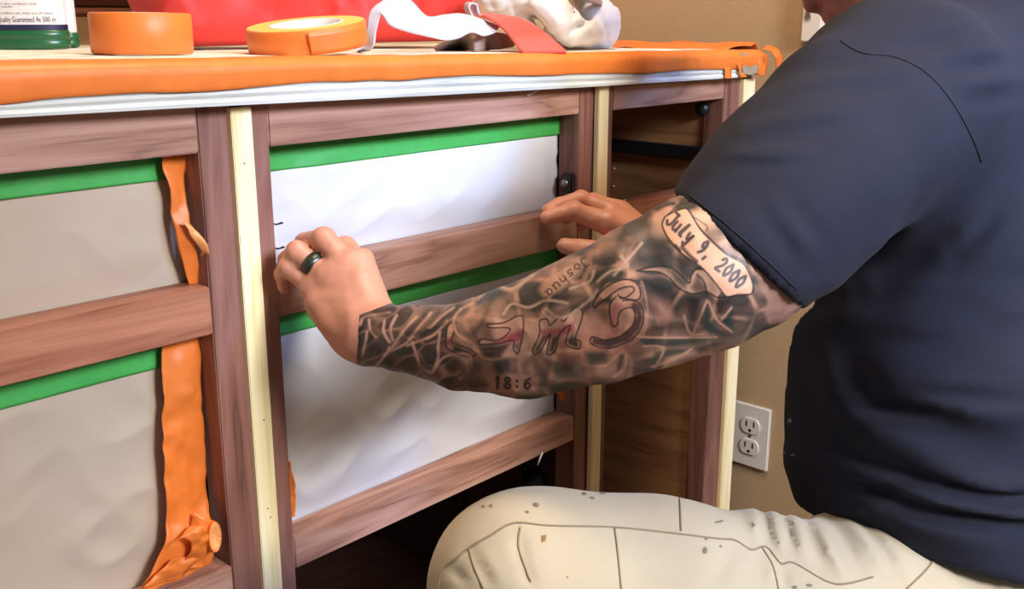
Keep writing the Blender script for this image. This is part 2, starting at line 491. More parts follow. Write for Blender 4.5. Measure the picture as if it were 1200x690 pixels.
# rails, bay by bay
board('rail', XL, X['a'], zt0, zt1, 'oak_h'); board('rail', XL, X['a'], zm0, zm1, 'oak_open', label='oak middle rail with coarse open grain'); board('rail', XL, X['a'], zb0, zb1, 'oak_h')
board('rail', X['d'], X['e'], zt0 - 0.001, zt1, 'oak_h'); board('rail', X['d'], X['e'], zm0, zm1, 'oak_h'); board('rail', X['d'], X['e'], zb0, zb1, 'oak_h')
zr = zs(860, 114); board('rail', X['i'], X['j'], zr, zt1 - 0.014, 'oak_h')
board('rail', X['i'], X['j'], zs(796, 252), zs(730, 241), 'oak_open')
zfl = float(onY(711, 552, 0.50)[2]); board('rail', X['i'], X['j'], zfl - 0.045, zfl, 'oak_h')
for x0, x1 in ((XL, X['a']), (X['d'], X['e'])): board('rail', x0, x1, ZB, ZB + 0.04, 'oak_h')
# thin dark gap boards behind the strips, then the proud pine strips
for n_, (x0, x1) in enumerate(((X['b'], X['c']), (X['g'], X['h']), (X['k'], X['l'] - 0.004))):
    s = board('pine_strip', x0, x1, ZB - 0.02, zt1 - (0.006, 0.012, 0.018)[n_], 'pine', -0.006, 0.002, bev=0.0008)
    board('frame_backing', x0 - 0.006, x1 + 0.006, ZB, zt1 - 0.01, 'oak_v', 0.004, TF, bev=0)
    for q, (fz) in enumerate((0.83, 0.83 - 0.24, 0.5, 0.49)):
        if n_ == 0:
            kb = bmesh.new(); bmesh.ops.create_circle(kb, cap_ends=True, radius=0.0009, segments=10)
            for v in kb.verts: v.co = (x0 + 0.010 + 0.002 * (q % 2) + v.co.x, -0.00615, fz + v.co.y)
            link('nail_hole', bm_mesh(kb), 'knot', s)
# carcass
YC = 0.50
for x0, x1 in ((XL - 0.03, XL - 0.012), (X['d'] - 0.03, X['d'] - 0.012), (X['e'] + 0.006, X['e'] + 0.018), (X['i'] - 0.016, X['i'] - 0.004), (X['j'] + 0.004, X['j'] + 0.018)):
    board('side_panel', x0, x1, ZB, 0.868, 'oak_in' if x0 > X['i'] - 0.02 else 'shaded_in', TF, YC, bev=0)
board('back_panel', XL - 0.03, X['h'], ZB, 0.868, 'shaded_in', YC, YC + 0.006, bev=0); board('back_panel', X['h'], X['j'] + 0.018, ZB, 0.868, 'oak_in', YC, YC + 0.006, bev=0)
board('bottom_panel', XL - 0.03, X['i'], ZB + 0.01, ZB + 0.026, 'shaded_in', TF, YC, bev=0)
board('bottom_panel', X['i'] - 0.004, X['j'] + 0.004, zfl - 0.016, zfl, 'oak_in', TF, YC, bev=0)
board('toe_kick', XL, X['j'], 0.0, ZB, 'walnut', 0.06, 0.075, bev=0)
# drawer slide on the right bay's side panel
XP = X['j'] + 0.004
pa, pb = onX(722, 168, XP), onX(826, 188, XP)
sl = box('drawer_slide', (XP - 0.012, XP - 0.0002, 0.03, 0.46, pb[2], pb[2] + 0.02), 'black', cab); lab(sl, 'dark drawer slide on the side panel')
kb, _ = lathe_bm([(0.0001, -0.014), (0.008, -0.014), (0.0105, -0.008), (0.0105, 0), (0.0001, 0)], seg=20, rot=Vector((1, 0, 0)).to_track_quat('Z', 'Y').to_matrix())
p = onX(826, 127, XP); bmesh.ops.translate(kb, verts=kb.verts, vec=Vector(p)); link('bumper', bm_mesh(kb), 'black', cab, True)
# shelf pins on the stile's inner face
for (x, y) in ((718, 198), (717.5, 219), (731, 235)):
    p = onY(x, y, 0.012 if x < 725 else 0.01); link('shelf_pin', bm_mesh(tube_bm([p, p + np.array([0.006, 0, 0])], 0.0022, 8)), 'steel', cab, True)
# roller bracket on the inner face of the centre bay's right stile
p = onX(668, 214, X['e'])
rb = box('slide_bracket', (X['e'] - 0.008, X['e'], p[1] - 0.009, p[1] + 0.009, p[2] - 0.012, p[2] + 0.012), 'black', cab, 0.002)
kb, _ = lathe_bm([(0.0001, -0.012), (0.0045, -0.012), (0.0055, -0.009), (0.0055, 0), (0.0001, 0)], seg=16, rot=Vector((1, 0, 0)).to_track_quat('Z', 'Y').to_matrix())
bmesh.ops.translate(kb, verts=kb.verts, vec=(X['e'], p[1] + 0.001, p[2])); link('roller', bm_mesh(kb), 'steel', rb, True)
# black pipe fitting inside the centre bay
XQ = X['e'] + 0.006
p = onX(631, 564, XQ)
kb, _ = lathe_bm([(0.0001, 0), (0.016, 0), (0.019, -0.004), (0.019, -0.014), (0.013, -0.016), (0.010, -0.03), (0.007, -0.03), (0.007, -0.01), (0.0001, -0.01)], seg=28, rot=Vector((1, 0, 0)).to_track_quat('Z', 'Y').to_matrix())
bmesh.ops.translate(kb, verts=kb.verts, vec=Vector(p)); lab(link('pipe_fitting', bm_mesh(kb), 'black', cab, True), 'black round pipe fitting')
# torn wood splinters hanging from the rails
for pts in (((636, 530), (633, 537), (630, 545)), ((631, 106), (626, 108), (618, 112))):
    P = [onY(x, y, -0.003 - 0.002 * k) for k, (x, y) in enumerate(pts)]
    link('splinter', bm_mesh(tube_bm(P, [0.0012, 0.001, 0.0003], 6)), 'pine_white', cab, True)

# ------------------------------------------------------------------ masking paper sheets (things taped into the openings)


def sheet(name, label, px0, pxr, z0, z1, mat, seed, bulge=0.008, amp=0.004, nx=110, nz=60, left=True):
    t_ = thing(name, label, 'paper', (px0, 0.018, z0), 'masking paper sheets taped into the cabinet openings')
    u = np.linspace(px0, pxr, nx)[:, None] * np.ones((1, nz)); v = np.linspace(z0, z1, nz)[None] * np.ones((nx, 1))
    P = np.stack([u, np.full_like(u, 0.0), v], -1); fl = P.reshape(-1, 3)
    su = (u - px0) / (pxr - px0); sv = (v - z0) / (z1 - z0)
    e = np.clip(np.minimum(np.minimum(su, 1 - su) * (pxr - px0), np.minimum(sv, 1 - sv) * (z1 - z0)) / 0.04, 0, 1)
    e = e * e * (3 - 2 * e)
    w1 = noise3(fl * np.array([1, 1, 1.5]), 9, seed).reshape(u.shape); w2 = np.abs(noise3(fl @ np.array([[1, 0, .6], [0, 1, 0], [-.5, 0, 1]]).T, 21, seed + 3)).reshape(u.shape)
    w3 = np.abs(noise3(fl @ np.array([[1, 0, -1.2], [0, 1, 0], [.7, 0, .8]]).T, 40, seed + 9)).reshape(u.shape)
    ea = 1 - np.clip(np.minimum(su, 1 - su) * (pxr - px0) / 0.05, 0, 1)
    Y = 0.0335 - e * (bulge * (0.4 + 0.6 * w1)) + amp * (w2 - 0.5) * (0.25 + 0.75 * e) + 0.0025 * w3 * (ea + 0.2)
    P[..., 1] = np.clip(Y, 0.012, 0.05)
    link('paper_sheet', grid_mesh(P, 0.0004), mat, t_, True)
    return t_, P


def tape_on(t_, P, i0, i1, j0, j1, mat, name='green_tape', off=0.0008, jag=0):
    G = P[i0:i1, j0:j1].copy(); G[..., 1] -= off
    return link(name, grid_mesh(G, 0.0003), mat, t_, True)


xa, xd, xe = X['a'], X['d'], X['e']
g_h = 0.0
shA, PA = sheet('masking_sheet', 'masking paper with shade painted in as tan, in the upper opening at far left, green tape along its top', XL, xa, zm1 - 0.002, zt0 + 0.003, 'paper_shade', 3, 0.009, nz=60)
shB, PB = sheet('masking_sheet', 'masking paper with shade painted in as tan, in the lower left opening, wide orange tape down its right side', XL, xa, zb1 - 0.003, zm0 + 0.003, 'paper_shade', 5, 0.010, nz=90)
shC, PC = sheet('masking_sheet', 'white masking paper in the upper centre opening between the two hands', xd, xe, zm1 - 0.002, zt0 + 0.003, 'paper', 11, 0.010)
shD, PD = sheet('masking_sheet', 'crumpled white masking paper in the lower centre opening under the tattooed arm', xd, xe, zb1 - 0.003, zm0 + 0.003, 'paper', 17, 0.011, amp=0.006, nz=90)
zq = lambda x, y: float(onY(x, y, 0.030)[2])
for t_, P, zz in ((shA, PA, zq(186, 212)), (shB, PB, zq(187, 429)), (shC, PC, zq(560, 170)), (shD, PD, zq(560, 332))):
    zc = P[0, :, 2]; j0 = int(np.argmin(np.abs(zc - zz))); P2 = P.copy(); P2[:, j0:, 1] = np.minimum(P2[:, j0:, 1], 0.5 * P2[:, j0:, 1] + 0.5 * 0.029)
    lab(tape_on(t_, P2, 0, P.shape[0], j0, P.shape[1], 'green'), 'green painter\'s tape strip')
# orange tape, bay one upper: peeled and crumpled
def pY(lst, Y):
    Y = [q + .010 for q in Y] if not np.isscalar(Y) else Y + .010
    return [onY(x, y, Yk) for (x, y), Yk in zip(lst, Y if not np.isscalar(Y) else [Y] * len(lst))]


o = ribbon('orange_tape', pY([(188, 182), (190, 200), (200, 230), (206, 262), (213, 300), (222, 338)], [.009, .009, .006, .003, .006, .012]), pY([(219, 177), (218, 205), (221, 240), (226, 275), (233, 305), (234, 337)], [.014, .012, .004, -.001, .003, .012]), 'orange', shA, 50, 10, 0.0006, 0.003, 2, 45)
lab(o, 'crumpled orange tape')
ribbon('tape_fold', pY([(213, 260), (222, 272), (232, 290), (236, 300)], [-.003, -.006, -.004, .002]), pY([(222, 262), (238, 279), (243, 291), (240, 313)], [-.001, -.010, -.010, -.002]), 'orange_pale', shA, 30, 8, 0.0006, 0.002, 5, 90)
# orange tape, bay one lower: wide band then a gathered loop at the foot
o = ribbon('orange_tape', pY([(191, 398), (191, 450), (193, 520), (194, 580), (196, 615), (190, 645), (164, 695)], [.008, .006, .004, .004, .002, .0, .006]), pY([(234, 392), (236, 450), (240, 520), (243, 580), (248, 612), (250, 640), (246, 672)], [.014, .013, .013, .012, .0, .004, .010]), 'orange', shB, 90, 16, 0.0006, 0.0035, 4, 42)
lab(o, 'wide orange tape, crumpled at its foot')
ribbon('tape_fold', pY([(196, 640), (210, 630), (222, 640), (214, 668)], [-.006, -.010, -.010, -.004]), pY([(222, 615), (236, 618), (244, 634), (236, 664)], [-.006, -.012, -.010, -.002]), 'orange', shB, 36, 10, 0.0006, 0.004, 8, 70)
ribbon('tape_fold', pY([(168, 688), (190, 668), (200, 655)], [-.002, -.006, -.006]), pY([(214, 676), (226, 662), (236, 650)], [-.002, -.006, -.004]), 'orange', shB, 30, 8, 0.0006, 0.003, 9, 80)
# the loop end standing out
L0 = [(238, 612), (246, 607), (255, 610), (259, 624), (258, 638), (250, 645), (242, 640)]
O_ = [(252.5 + 7 * math.cos(t_), 629 + 17.5 * math.sin(t_)) for t_ in np.linspace(0, 2 * math.pi, 26)]
ribbon('tape_loop', pY(O_, -.014), pY([(247 + 8 * math.cos(t_), 628 + 19 * math.sin(t_)) for t_ in np.linspace(0, 2 * math.pi, 26)], -.004), 'orange', shB, 50, 5, 0.0006)
lab(ribbon('tape_loop', pY(O_, -.0135), pY([(251, 629)] * 26, -.009), 'orange_pale', shB, 50, 4, 0.0005), 'pale backing side of the tape loop')
ribbon('tape_fold', pY([(226, 600), (240, 606), (254, 612)], [-.002, -.008, -.009]), pY([(224, 630), (236, 636), (248, 644)], [-.004, -.010, -.009]), 'orange', shB, 30, 8, 0.0006, 0.002, 12, 80)
# small orange tape ends in the centre bay
ribbon('orange_tape', pY([(336, 540), (337, 560), (336, 580), (337, 604)], .006), pY([(341, 541), (344, 562), (347, 585), (346, 606)], .002), 'orange', shD, 24, 6, 0.0006, 0.002, 3, 90)
ribbon('orange_tape', pY([(652, 452), (655, 462), (660, 470)], .008), pY([(666, 450), (670, 460), (672, 468)], .004), 'orange', shD, 16, 6, 0.0006, 0.002, 6, 90)
# tan tape patch at the upper right corner of sheet C and two staples by the left stile
for (x, y) in ((327, 262.5), (329, 291)):
    p = onY(x, y, 0.005); link('staple', bm_mesh(tube_bm([p + np.array([-.003, 0.004, 0]), p + np.array([-.003, 0, 0]), p + np.array([.004, 0, 0.0006]), p + np.array([.004, 0.004, 0])], 0.0008, 6)), 'black', shC)

# ------------------------------------------------------------------ countertop
YF = -0.022
tops = [(-160, 78), (0, 75), (300, 69), (500, 65.5), (700, 63.5), (870, 61)]
mids = [(-160, 131), (0, 120), (200, 106), (420, 93.5), (560, 88), (700, 86), (850, 80), (880, 79)]
bots = [(-160, 147), (0, 138), (200, 127), (500, 112), (700, 101), (875, 90)]


def line(lst, Y):
    Q = [onY(x, y, Y) for x, y in lst]; return lambda x: float(np.interp(x, [q[0] for q in Q], [q[2] for q in Q]))


ztop = line(tops, YF); zmid = line(mids, YF); zbot = line(bots, YF + 0.002)
XE = float(onY(897, 64, YF)[0]); XE = min(XE, 1.47)
sl_, ic = np.polyfit([0.31, 1.37], [ztop(0.31), ztop(1.37)], 1)
CT = lambda x: ic + sl_ * x + 0.0012
ctr = thing('countertop', 'long countertop masked with cream paper, orange tape around its edge', 'countertop', (0.6, 0.2, 0.85))


def loft(name, prof, x0, x1, n, mat, parent, crumple=0, seed=0, ends=True):
    """prof(x) -> list of (y, z) around a closed loop"""
    bm = bmesh.new(); R_ = []
    for i in range(n):
        x = x0 + (x1 - x0) * i / (n - 1); pts = prof(x)
        A = np.array([[x, y, z] for y, z in pts])
        if crumple: hf = len(A) // 2; A0 = np.concatenate([A[:hf], A[:hf][::-1]]); A[:, 1] -= np.abs(noise3(A0 * np.array([.6, 1, 1]), 26, seed)) * crumple; A[:, 2] += noise3(A0, 30, seed + 5) * crumple * 0.4
        R_.append([bm.verts.new(p) for p in A])
    m_ = len(R_[0])
    for i in range(n - 1):
        for k in range(m_): bm.faces.new([R_[i][k], R_[i][(k + 1) % m_], R_[i + 1][(k + 1) % m_], R_[i + 1][k]])
    if ends: bm.faces.new(R_[0]); bm.faces.new(R_[-1][::-1])
    return link(name, bm_mesh(bm), mat, parent, False)


XM = float(onY(872, 85, YF)[0])
slab = loft('slab', lambda x: [(YF + 0.004, CT(x) - 0.001), (YF + 0.004, zbot(x) + 0.002), (0.004, zbot(x) + 0.002), (0.004, zbot(x) + .006), (YB, zbot(x) + 0.006), (YB, CT(x) - 0.001)], -0.15, XE, 30, 'pine_white', ctr)
def fl(x):   # fluted white edging
    a, b = zbot(x), zmid(x) + 0.004; out = []
    for k in range(7):
        z = b + (a - b) * k / 6.0; out.append((YF - (0.0014 if k % 2 else -0.0006) - (0.0012 if k in (0, 6) else 0), z))
    return out + [(YF + 0.006, a), (YF + 0.006, b)]
lab(loft('edge_strip', fl, -0.15, XM - 0.002, 60, 'pine_white', ctr), 'white fluted wooden edge strip')
def tp(x):   # orange tape over the front edge
    a, b = zmid(x) - 0.0015 * math.sin(x * 31) * 0.6, CT(x); out = []
    h_ = b - a; ys = [YF + 0.022, YF + 0.012, YF + 0.004, YF, YF - 0.003, YF - 0.0045, YF - 0.0045, YF - 0.004, YF - 0.0035, YF - 0.003]
    zz = [b + .0008, b + .001, b + .0002, b - h_ * .08, b - h_ * .18, b - h_ * .34, (a + b) / 2, a + (b - a) * .25, a + (b - a) * .1, a]
    return list(zip(ys, zz)) + [(y + 0.0008, z - 0.0008) for y, z in list(zip(ys, zz))[::-1]]
lab(loft('edge_tape', tp, -0.15, XE - 0.008, 160, 'orange', ctr, 0.0018, 3), 'orange tape along the front edge')
for p_ in ctr.children:
    if p_.name.startswith('edge_tape'): p_.data.polygons.foreach_set('use_smooth', [True] * len(p_.data.polygons))
ux = np.linspace(-0.15, XE - 0.006, 90); uy = np.linspace(YF + 0.014, YB - 0.005, 50)
G = np.array([[[x, y, CT(x) + 0.0004 + 0.0004 * math.sin(x * 40 + y * 30)] for y in uy] for x in ux])
lab(link('cover_paper', grid_mesh(G, 0.0004), 'cover', ctr, True), 'cream masking paper over the top')
# rumpled orange tape up and over the end edge of the counter
n_ = 90; E0, E1 = [], []
rnd = random.Random(4)
A_, B_, C_ = [], [], []
for i in range(n_):
    s = i / (n_ - 1); y = YF + 0.01 + (YB - 0.06) * s; hgt = 0.008 + 0.010 * s
    A_.append((XE - 0.09 - 0.03 * math.sin(s * 7), y, CT(XE) + 0.003)); B_.append((XE - 0.012, y, CT(XE) + hgt)); C_.append((XE + 0.008, y, CT(XE) - 0.02))
G = np.array([[np.array(a) * (1 - q) + np.array(b) * q for q in np.linspace(0, 1, 7)] + [np.array(b) * (1 - q) + np.array(c) * q for q in np.linspace(0.2, 1, 5)] for a, b, c in zip(A_, B_, C_)])
nn = noise3(G.reshape(-1, 3) * np.array([1, 0.5, 1]), 45, 4).reshape(G.shape[:2]); G[..., 2] += nn * 0.006; G[..., 0] += nn * 0.003
lab(link('end_tape', grid_mesh(G, 0.0006), 'orange', ctr, True), 'rumpled orange tape over the counter end')
Gx = [onY(x, y, YF - .004) for x, y in ((868, 62), (890, 64), (889, 85), (879, 88), (871, 86))]
prism('tape_patch', Gx, (0, 0.003, 0), 'grey', ctr); lab(ctr.children[-1], 'grey tape patch near the corner')
ribbon('tape_fold', [onY(849.5, 79, YF - .004), onY(849.5, 92, YF - .004)], [onY(857, 79, YF - .004), onY(857, 92, YF - .004)], 'orange', ctr, 8, 4, 0.0006)
ribbon('tape_fold', [onY(862, 72, YF - .005), onY(866, 84, YF - .005), onY(868, 91, YF - .005)], [onY(872, 74, YF - .005), onY(870, 84, YF - .006), onY(876, 90, YF - .005)], 'orange', ctr, 14, 5, 0.0006, 0.002, 3, 90)
ribbon('tape_fold', [onY(890, 63, YF - .004), onY(889, 76, YF - .005), onY(888, 88, YF - .004)], [onY(900, 64, YF - .004), onY(899, 78, YF - .003), onY(896, 89, YF - .004)], 'orange', ctr, 14, 5, 0.0006, 0.001, 6, 90)
ribbon('tape_tail', [onY(893, 58, YF), onY(902, 60, YF - .006), onY(908, 70, YF - .010), onY(911, 82, YF - .008)], [onY(900, 52, YF + .02), onY(912, 58, YF + .01), onY(918, 67, YF + .004), onY(915, 80, YF)], 'orange', ctr, 30, 8, 0.0007, 0.003, 8, 70)

# ------------------------------------------------------------------ things on the counter


def onC(x, y):
    r = FW + RT * ((x - 600) / F) + UP * ((345 - y) / F); n_ = np.array([-sl_, 0, 1.0]); c0 = np.array([0, 0, ic + 0.0016])
    t_ = ((c0 - CAM) @ n_) / (r @ n_); return CAM + r * t_


def roll(label, c, R0, R1, hgt, rot, tail=False, prints=True):
    t_ = thing('tape_roll', label, 'tape', c, 'rolls of orange tape on the counter')
    bv = 0.0015
    bm, rg = lathe_bm([(R1, bv * 0), (R0 - bv, 0), (R0, bv), (R0, hgt - bv), (R0 - bv, hgt), (R1, hgt)], c, 72, rot)
    for k in range(72): bm.faces.new([rg[-1][k], rg[-1][(k + 1) % 72], rg[0][(k + 1) % 72], rg[0][k]])
    me = bm_mesh(bm); 
    o = link('tape_body', me, ['orange', 'orange_side'], t_, False)
    for p_ in o.data.polygons:
        nz = abs(p_.normal.dot(rot @ Vector((0, 0, 1))));
        if nz > 0.9: p_.material_index = 1
        else: p_.use_smooth = True
    bm, rg = lathe_bm([(R1 - 0.0022, 0.0003), (R1 + 0.0002, 0.0003), (R1 + 0.0002, hgt + 0.0003), (R1 - 0.0022, hgt + 0.0003)], c, 64, rot)
    for k in range(64): bm.faces.new([rg[-1][k], rg[-1][(k + 1) % 64], rg[0][(k + 1) % 64], rg[0][k]])
    co_ = link('cardboard_core', bm_mesh(bm), 'core', t_, True)
    return t_, co_


I3 = __import__('mathutils').Matrix.Identity(3)
Rr = lambda v: (rotm @ Vector(v))
# left roll: flat on the counter
pc = onC(148, 66); dl = float((pc - CAM) @ FW); R0 = 57.5 * dl / F; c = pc + np.array([FW[0], FW[1], 0]) / np.linalg.norm(FW[:2]) * R0
c = c.copy(); dl = float((c - CAM) @ FW); R0 = 57.0 * dl / F; c[2] = CT(c[0]) + 0.0018
tilt = __import__('mathutils').Matrix.Rotation(-math.atan(sl_), 3, 'Y')
roll('wide orange tape roll lying flat at left, beside the green-based bottle', c, R0, R0 * 0.62, 46 * dl / F, tilt)
# right roll: tipped towards the camera, its right side propped on the strap
DE = lambda x: float((onY(x, 62, 0) - CAM) @ FW)   # depth of the cabinet front at a picture column
DR = DE(360) + 0.055; cR = at(360, 40, DR)
ax = Vector(UP * 1.0 - FW * 0.235 * 0 + RT * (-0.07)).normalized()
tl = __import__('mathutils').Matrix.Rotation(0, 3, 'X')
d_n = (CAM - cR); d_n[2] = 0; d_n /= np.linalg.norm(d_n)
nz = Vector([float(q) for q in (np.array([0, 0, 1.0]) + d_n * 0.12 - RT * 0.085)]).normalized()
rot = nz.to_track_quat('Z', 'Y').to_matrix()
Rk = 69.5 * DR / F
cb = Vector(cR) - nz * 0.0125
tR, coreR = roll('narrow orange tape roll tipped on edge in front of the red bag, its tail lifted', tuple(cb), Rk, Rk * 0.62, 0.0225, rot)
ex = rot @ Vector((1, 0, 0)); ey = rot @ Vector((0, 1, 0))
def rpt(a, r_, h_): return np.array(cb + ex * math.cos(a) * r_ + ey * math.sin(a) * r_ + nz * h_)
# find the angle that faces the seam pixel (362)
aa = min(np.linspace(0, 2 * math.pi, 721), key=lambda a: abs(pix(rpt(a, Rk, 0.01))[0] - 362) + (0 if (rpt(a, Rk, 0) - np.array(cb)) @ (CAM - np.array(cb)) > 0 else 1e3))
sg = 1 if pix(rpt(aa + 0.05, Rk, 0.01))[0] > 362 else -1
AA = [rpt(aa + sg * s * 1.2, Rk + 0.0006 + 0.003 * math.exp(-s * 9) , 0.0206) for s in np.linspace(0, 1, 14)]
BB = [rpt(aa + sg * s * 1.2 + sg * 0.02, Rk + 0.0006 + 0.0012 * math.exp(-s * 9), 0.0002) for s in np.linspace(0, 1, 14)]
lab(ribbon('tape_end', AA, BB, 'orange', tR, 40, 6, 0.0004), 'loose tape end')
for (a0, a1, h0, h1) in ((1.75, 1.95, .010, .014), (2.3, 2.6, .012, .016), (1.1, 1.3, .008, .013)):
    q = [rpt(aa + sg * a0 + math.pi * .5 + k / 5 * (a1 - a0), Rk * 0.62 - 0.0024, h0) for k in range(6)]; q2 = [rpt(aa + sg * a0 + math.pi * .5 + k / 5 * (a1 - a0), Rk * 0.62 - 0.0024, h1) for k in range(6)]
    link('printed_mark', grid_mesh(np.array([q, q2]), 0.0001), 'print', coreR)

# bottles
def bottle(label, xl, xr, ybase, yg, yn, ylab, deep, full=True, grp=None):
    pb_ = onC((xl + xr) / 2, ybase)
    if pb_[1] > 0.34: pb_ = onY((xl + xr) / 2, ybase, 0.30 if full else 0.36)
    d_ = float((pb_ - CAM) @ FW); R_ = (xr - xl) / 2 * d_ / F
    away = np.array([_fh[0], _fh[1], 0]); c_ = pb_ + away * R_ * deep; c_[2] = CT(c_[0]) + 0.0012
    d2 = d_; zz = lambda y: (ybase - y) * d_ / F
    t_ = thing('bottle', label, 'bottle', c_)
    ang = math.atan2(RT[1], RT[0]); rz = __import__('mathutils').Matrix.Rotation(ang, 3, 'Z')
    g = zz(yg)
    def ovl(prof, name, mat, parent):
        bm, rg = lathe_bm(prof, c_, 56, rz, 1.0, deep); bm.faces.new(rg[0]); bm.faces.new(rg[-1][::-1]); return link(name, bm_mesh(bm), mat, parent, True)
    base = ovl([(R_ - .004, 0), (R_ - .001, .001), (R_, .004), (R_, g * .5), (R_ - .0008, g * .53), (R_ - .0008, g * .56), (R_, g * .59), (R_ - .0005, g), (R_ - .003, g + .001)], 'base', 'green_plastic', t_)
    H = 0.17
    ovl([(R_ - .0025, g), (R_ - .002, g + .002), (R_ - .002, H * .75), (R_ * .8, H * .88), (R_ * .4, H * .94), (R_ * .36, H * 1.05)], 'body', 'label', t_)
    lab(ovl([(R_ * .42, H * .98), (R_ * .42, H * 1.12), (R_ * .38, H * 1.13)], 'cap', 'green_plastic', t_), 'green cap')
    if full:
        bnd = []
        for y0, y1, nm in ((yg, yn, 'navy_band'),):
            bm, rg = lathe_bm([(R_ - .0012, zz(y0) + .0006), (R_ - .0012, zz(y1))], c_, 56, rz, 1.0, deep); b_ = link(nm, bm_mesh(bm), 'navy', t_, True)
        # printed lettering as short raised print wrapped on the label
        def text(s, y, hpx, x0, x1, mat):
            cu = bpy.data.curves.new('print', 'FONT'); cu.body = s; cu.size = 1; ob = bpy.data.objects.new('tmp', cu); COL.objects.link(ob)
            dg = bpy.context.evaluated_depsgraph_get(); me = bpy.data.meshes.new_from_object(ob.evaluated_get(dg)); bpy.data.objects.remove(ob)
            v = np.array([q.co[:] for q in me.vertices]); wd = v[:, 0].max() - v[:, 0].min(); ox = v[:, 0].min()
            for q, vv in zip(me.vertices, v):
                px_ = x0 + (vv[0] - ox) / wd * (x1 - x0); s_ = (px_ - (xl + xr) / 2) / ((xr - xl) / 2); s_ = max(-.99, min(.99, s_)); th = math.asin(s_)
                zc = zz(y) + vv[1] * hpx * 1.35 * d_ / F
                pnt = c_ + (RT * math.sin(th) * (R_ - .0011) - away * math.cos(th) * (R_ - .0011) * deep * 1.0)
                q.co = (pnt[0], pnt[1], c_[2] + zc)
            return link('lettering', me, mat, t_)
        text('h. Quality Guaranteed At 500 m', 21.5, 6.5, -4, 62, 'navy')
        text('directions before use, keep out of reach', 12.6, 3.0, -10, 60, 'print')
        text('shake well for best results', 5.2, 2.6, -30, 19, 'print'); text('apply to clean dry surfaces only', 2.0, 2.6, -20, 46, 'print')
    return t_


bottle('big bottle with printed white label, navy band and green base, cropped by left edge', -74, 69, 53, 31.5, 24.5, 0, 0.45)
bottle('smaller green-based white bottle half hidden behind the big bottle', 56, 88, 49.5, 33, 25, 0, 0.8, False)

# dark wooden frame along the back wall
fr = thing('mirror_frame', 'dark brown moulded wooden frame on the back wall above the counter', 'frame', (0.55, YB, 0.95))
zA, zB = onY(120, 20, YB - .02)[2], onY(120, 9, YB - .02)[2]
for k, (z0, z1, y0) in enumerate(((zA, zA + .0035, .012), (zA + .0035, zB, .022), (zB + .002, zB + .009, .016), (zB + .009, zB + .045, .026))):
    box('moulding', (-0.10, 1.02, YB - y0, YB, z0, z1), 'walnut', fr, 0.001)
for x0 in (-0.10, 0.97):
    box('frame_side', (x0, x0 + 0.05, YB - .024, YB, zB + .045, zB + .60), 'walnut', fr, 0.002)
box('moulding', (-0.10, 1.02, YB - .024, YB, zB + .60, zB + .65), 'walnut', fr, 0.002)
box('mirror_glass', (-0.05, 0.97, YB - .006, YB - .001, zB + .045, zB + .60), 'steel', fr, 0)

# red bag: a soft slumped sack
p0, p1 = onC(207, 60), onC(568, 57)
f = Field((p0[0] - .06, p0[1] - .12, 0.80), (p1[0] + .10, YB - .005, 1.06), 0.004)
ya = max(p0[1], 0.10)
mxx, hx = (p0[0] + p1[0]) / 2, (p1[0] - p0[0]) / 2
print('bag', p0, p1)
ul = np.array([p1[0] - p0[0], p1[1] - p0[1], sl_ * (p1[0] - p0[0])]); Lb = np.linalg.norm(ul); ul /= Lb; un = np.cross(ul, (0, 0, 1)); un = -un if un[1] < 0 else un
cen = (p0 + p1) / 2 + un * 0.062; cen[2] = CT(cen[0]) + .077
f.rbox(cen, (ul, un, (0, 0, 1)), (Lb / 2, 0.058, 0.070), 0.028)
f.ell(cen + ul * -0.08 + np.array([0, 0, .05]), (ul, un, (0, 0, 1)), (0.12, .055, .06), 0.03)
f.ell(cen + ul * 0.10 + np.array([0, 0, .03]) - un * .01, (ul, un, (0, 0, 1)), (0.13, .055, .05), 0.02)
def bagd(P):
    Q = (P - cen) @ np.stack([ul, un, np.array([0, 0, 1.0])]).T
    zz = Q[:, 2] + 0.07
    return (0.010 * np.abs(noise3(Q @ np.array([[1, 0, .7], [0, 1, 0], [-.4, 0, 1]]).T, 14, 3)) + 0.006 * np.abs(noise3(Q, 30, 9)) - 0.006) * np.clip(zz / 0.02, 0, 1) + 0.012 * np.exp(-((Q[:, 0] - 0.0) / .02) ** 2)
f.displace(bagd)
bg = link('red_bag', f.mesh(), 'red', None, True); tag(bg, 'large slumped red fabric bag behind the narrow orange tape roll', 'bag')

# straps and cloths
def aE(x, y, d):
    p = at(x, y, DE(x) + 0.03 + (d - 0.90) * 1.1)
    return p if p[2] > CT(p[0]) + .0025 else onC(x, y) + np.array([0, 0, .001])

def rib2(name, A, B, mat, parent=None, **k): return ribbon(name, [aE(*p) for p in A], [aE(*p) for p in B], mat, parent, **k)
A = [(417, 59, .945), (427, 52, .94), (430, 36, .93), (434, 14, .925), (447, 2, .92), (462, -5, .915), (480, 0, .915), (500, 19, .925), (520, 17.5, .935), (538, 16, .94), (556, 20, .935), (574, 27, .93), (586, 31, .93)]
B = [(420, 61, .935), (436, 57, .93), (441, 36, .92), (446, 18, .915), (450, 20, .91), (458, 30, .905), (480, 38, .905), (503, 43, .905), (522, 47, .91), (537, 45, .92), (553, 38, .925), (567, 42, .92), (580, 38, .92)]
ws = rib2('white_strap', A, B, 'white_strap', n=110, m_=10, thick=0.0018); tag(ws, 'twisted white webbing strap trailing in front of the red bag', 'strap')
Lp = [(548, 18, .955), (544, 8, .955), (547, 3, .955), (553, 5, .955), (555, 14, .955), (560, 19, .955)]
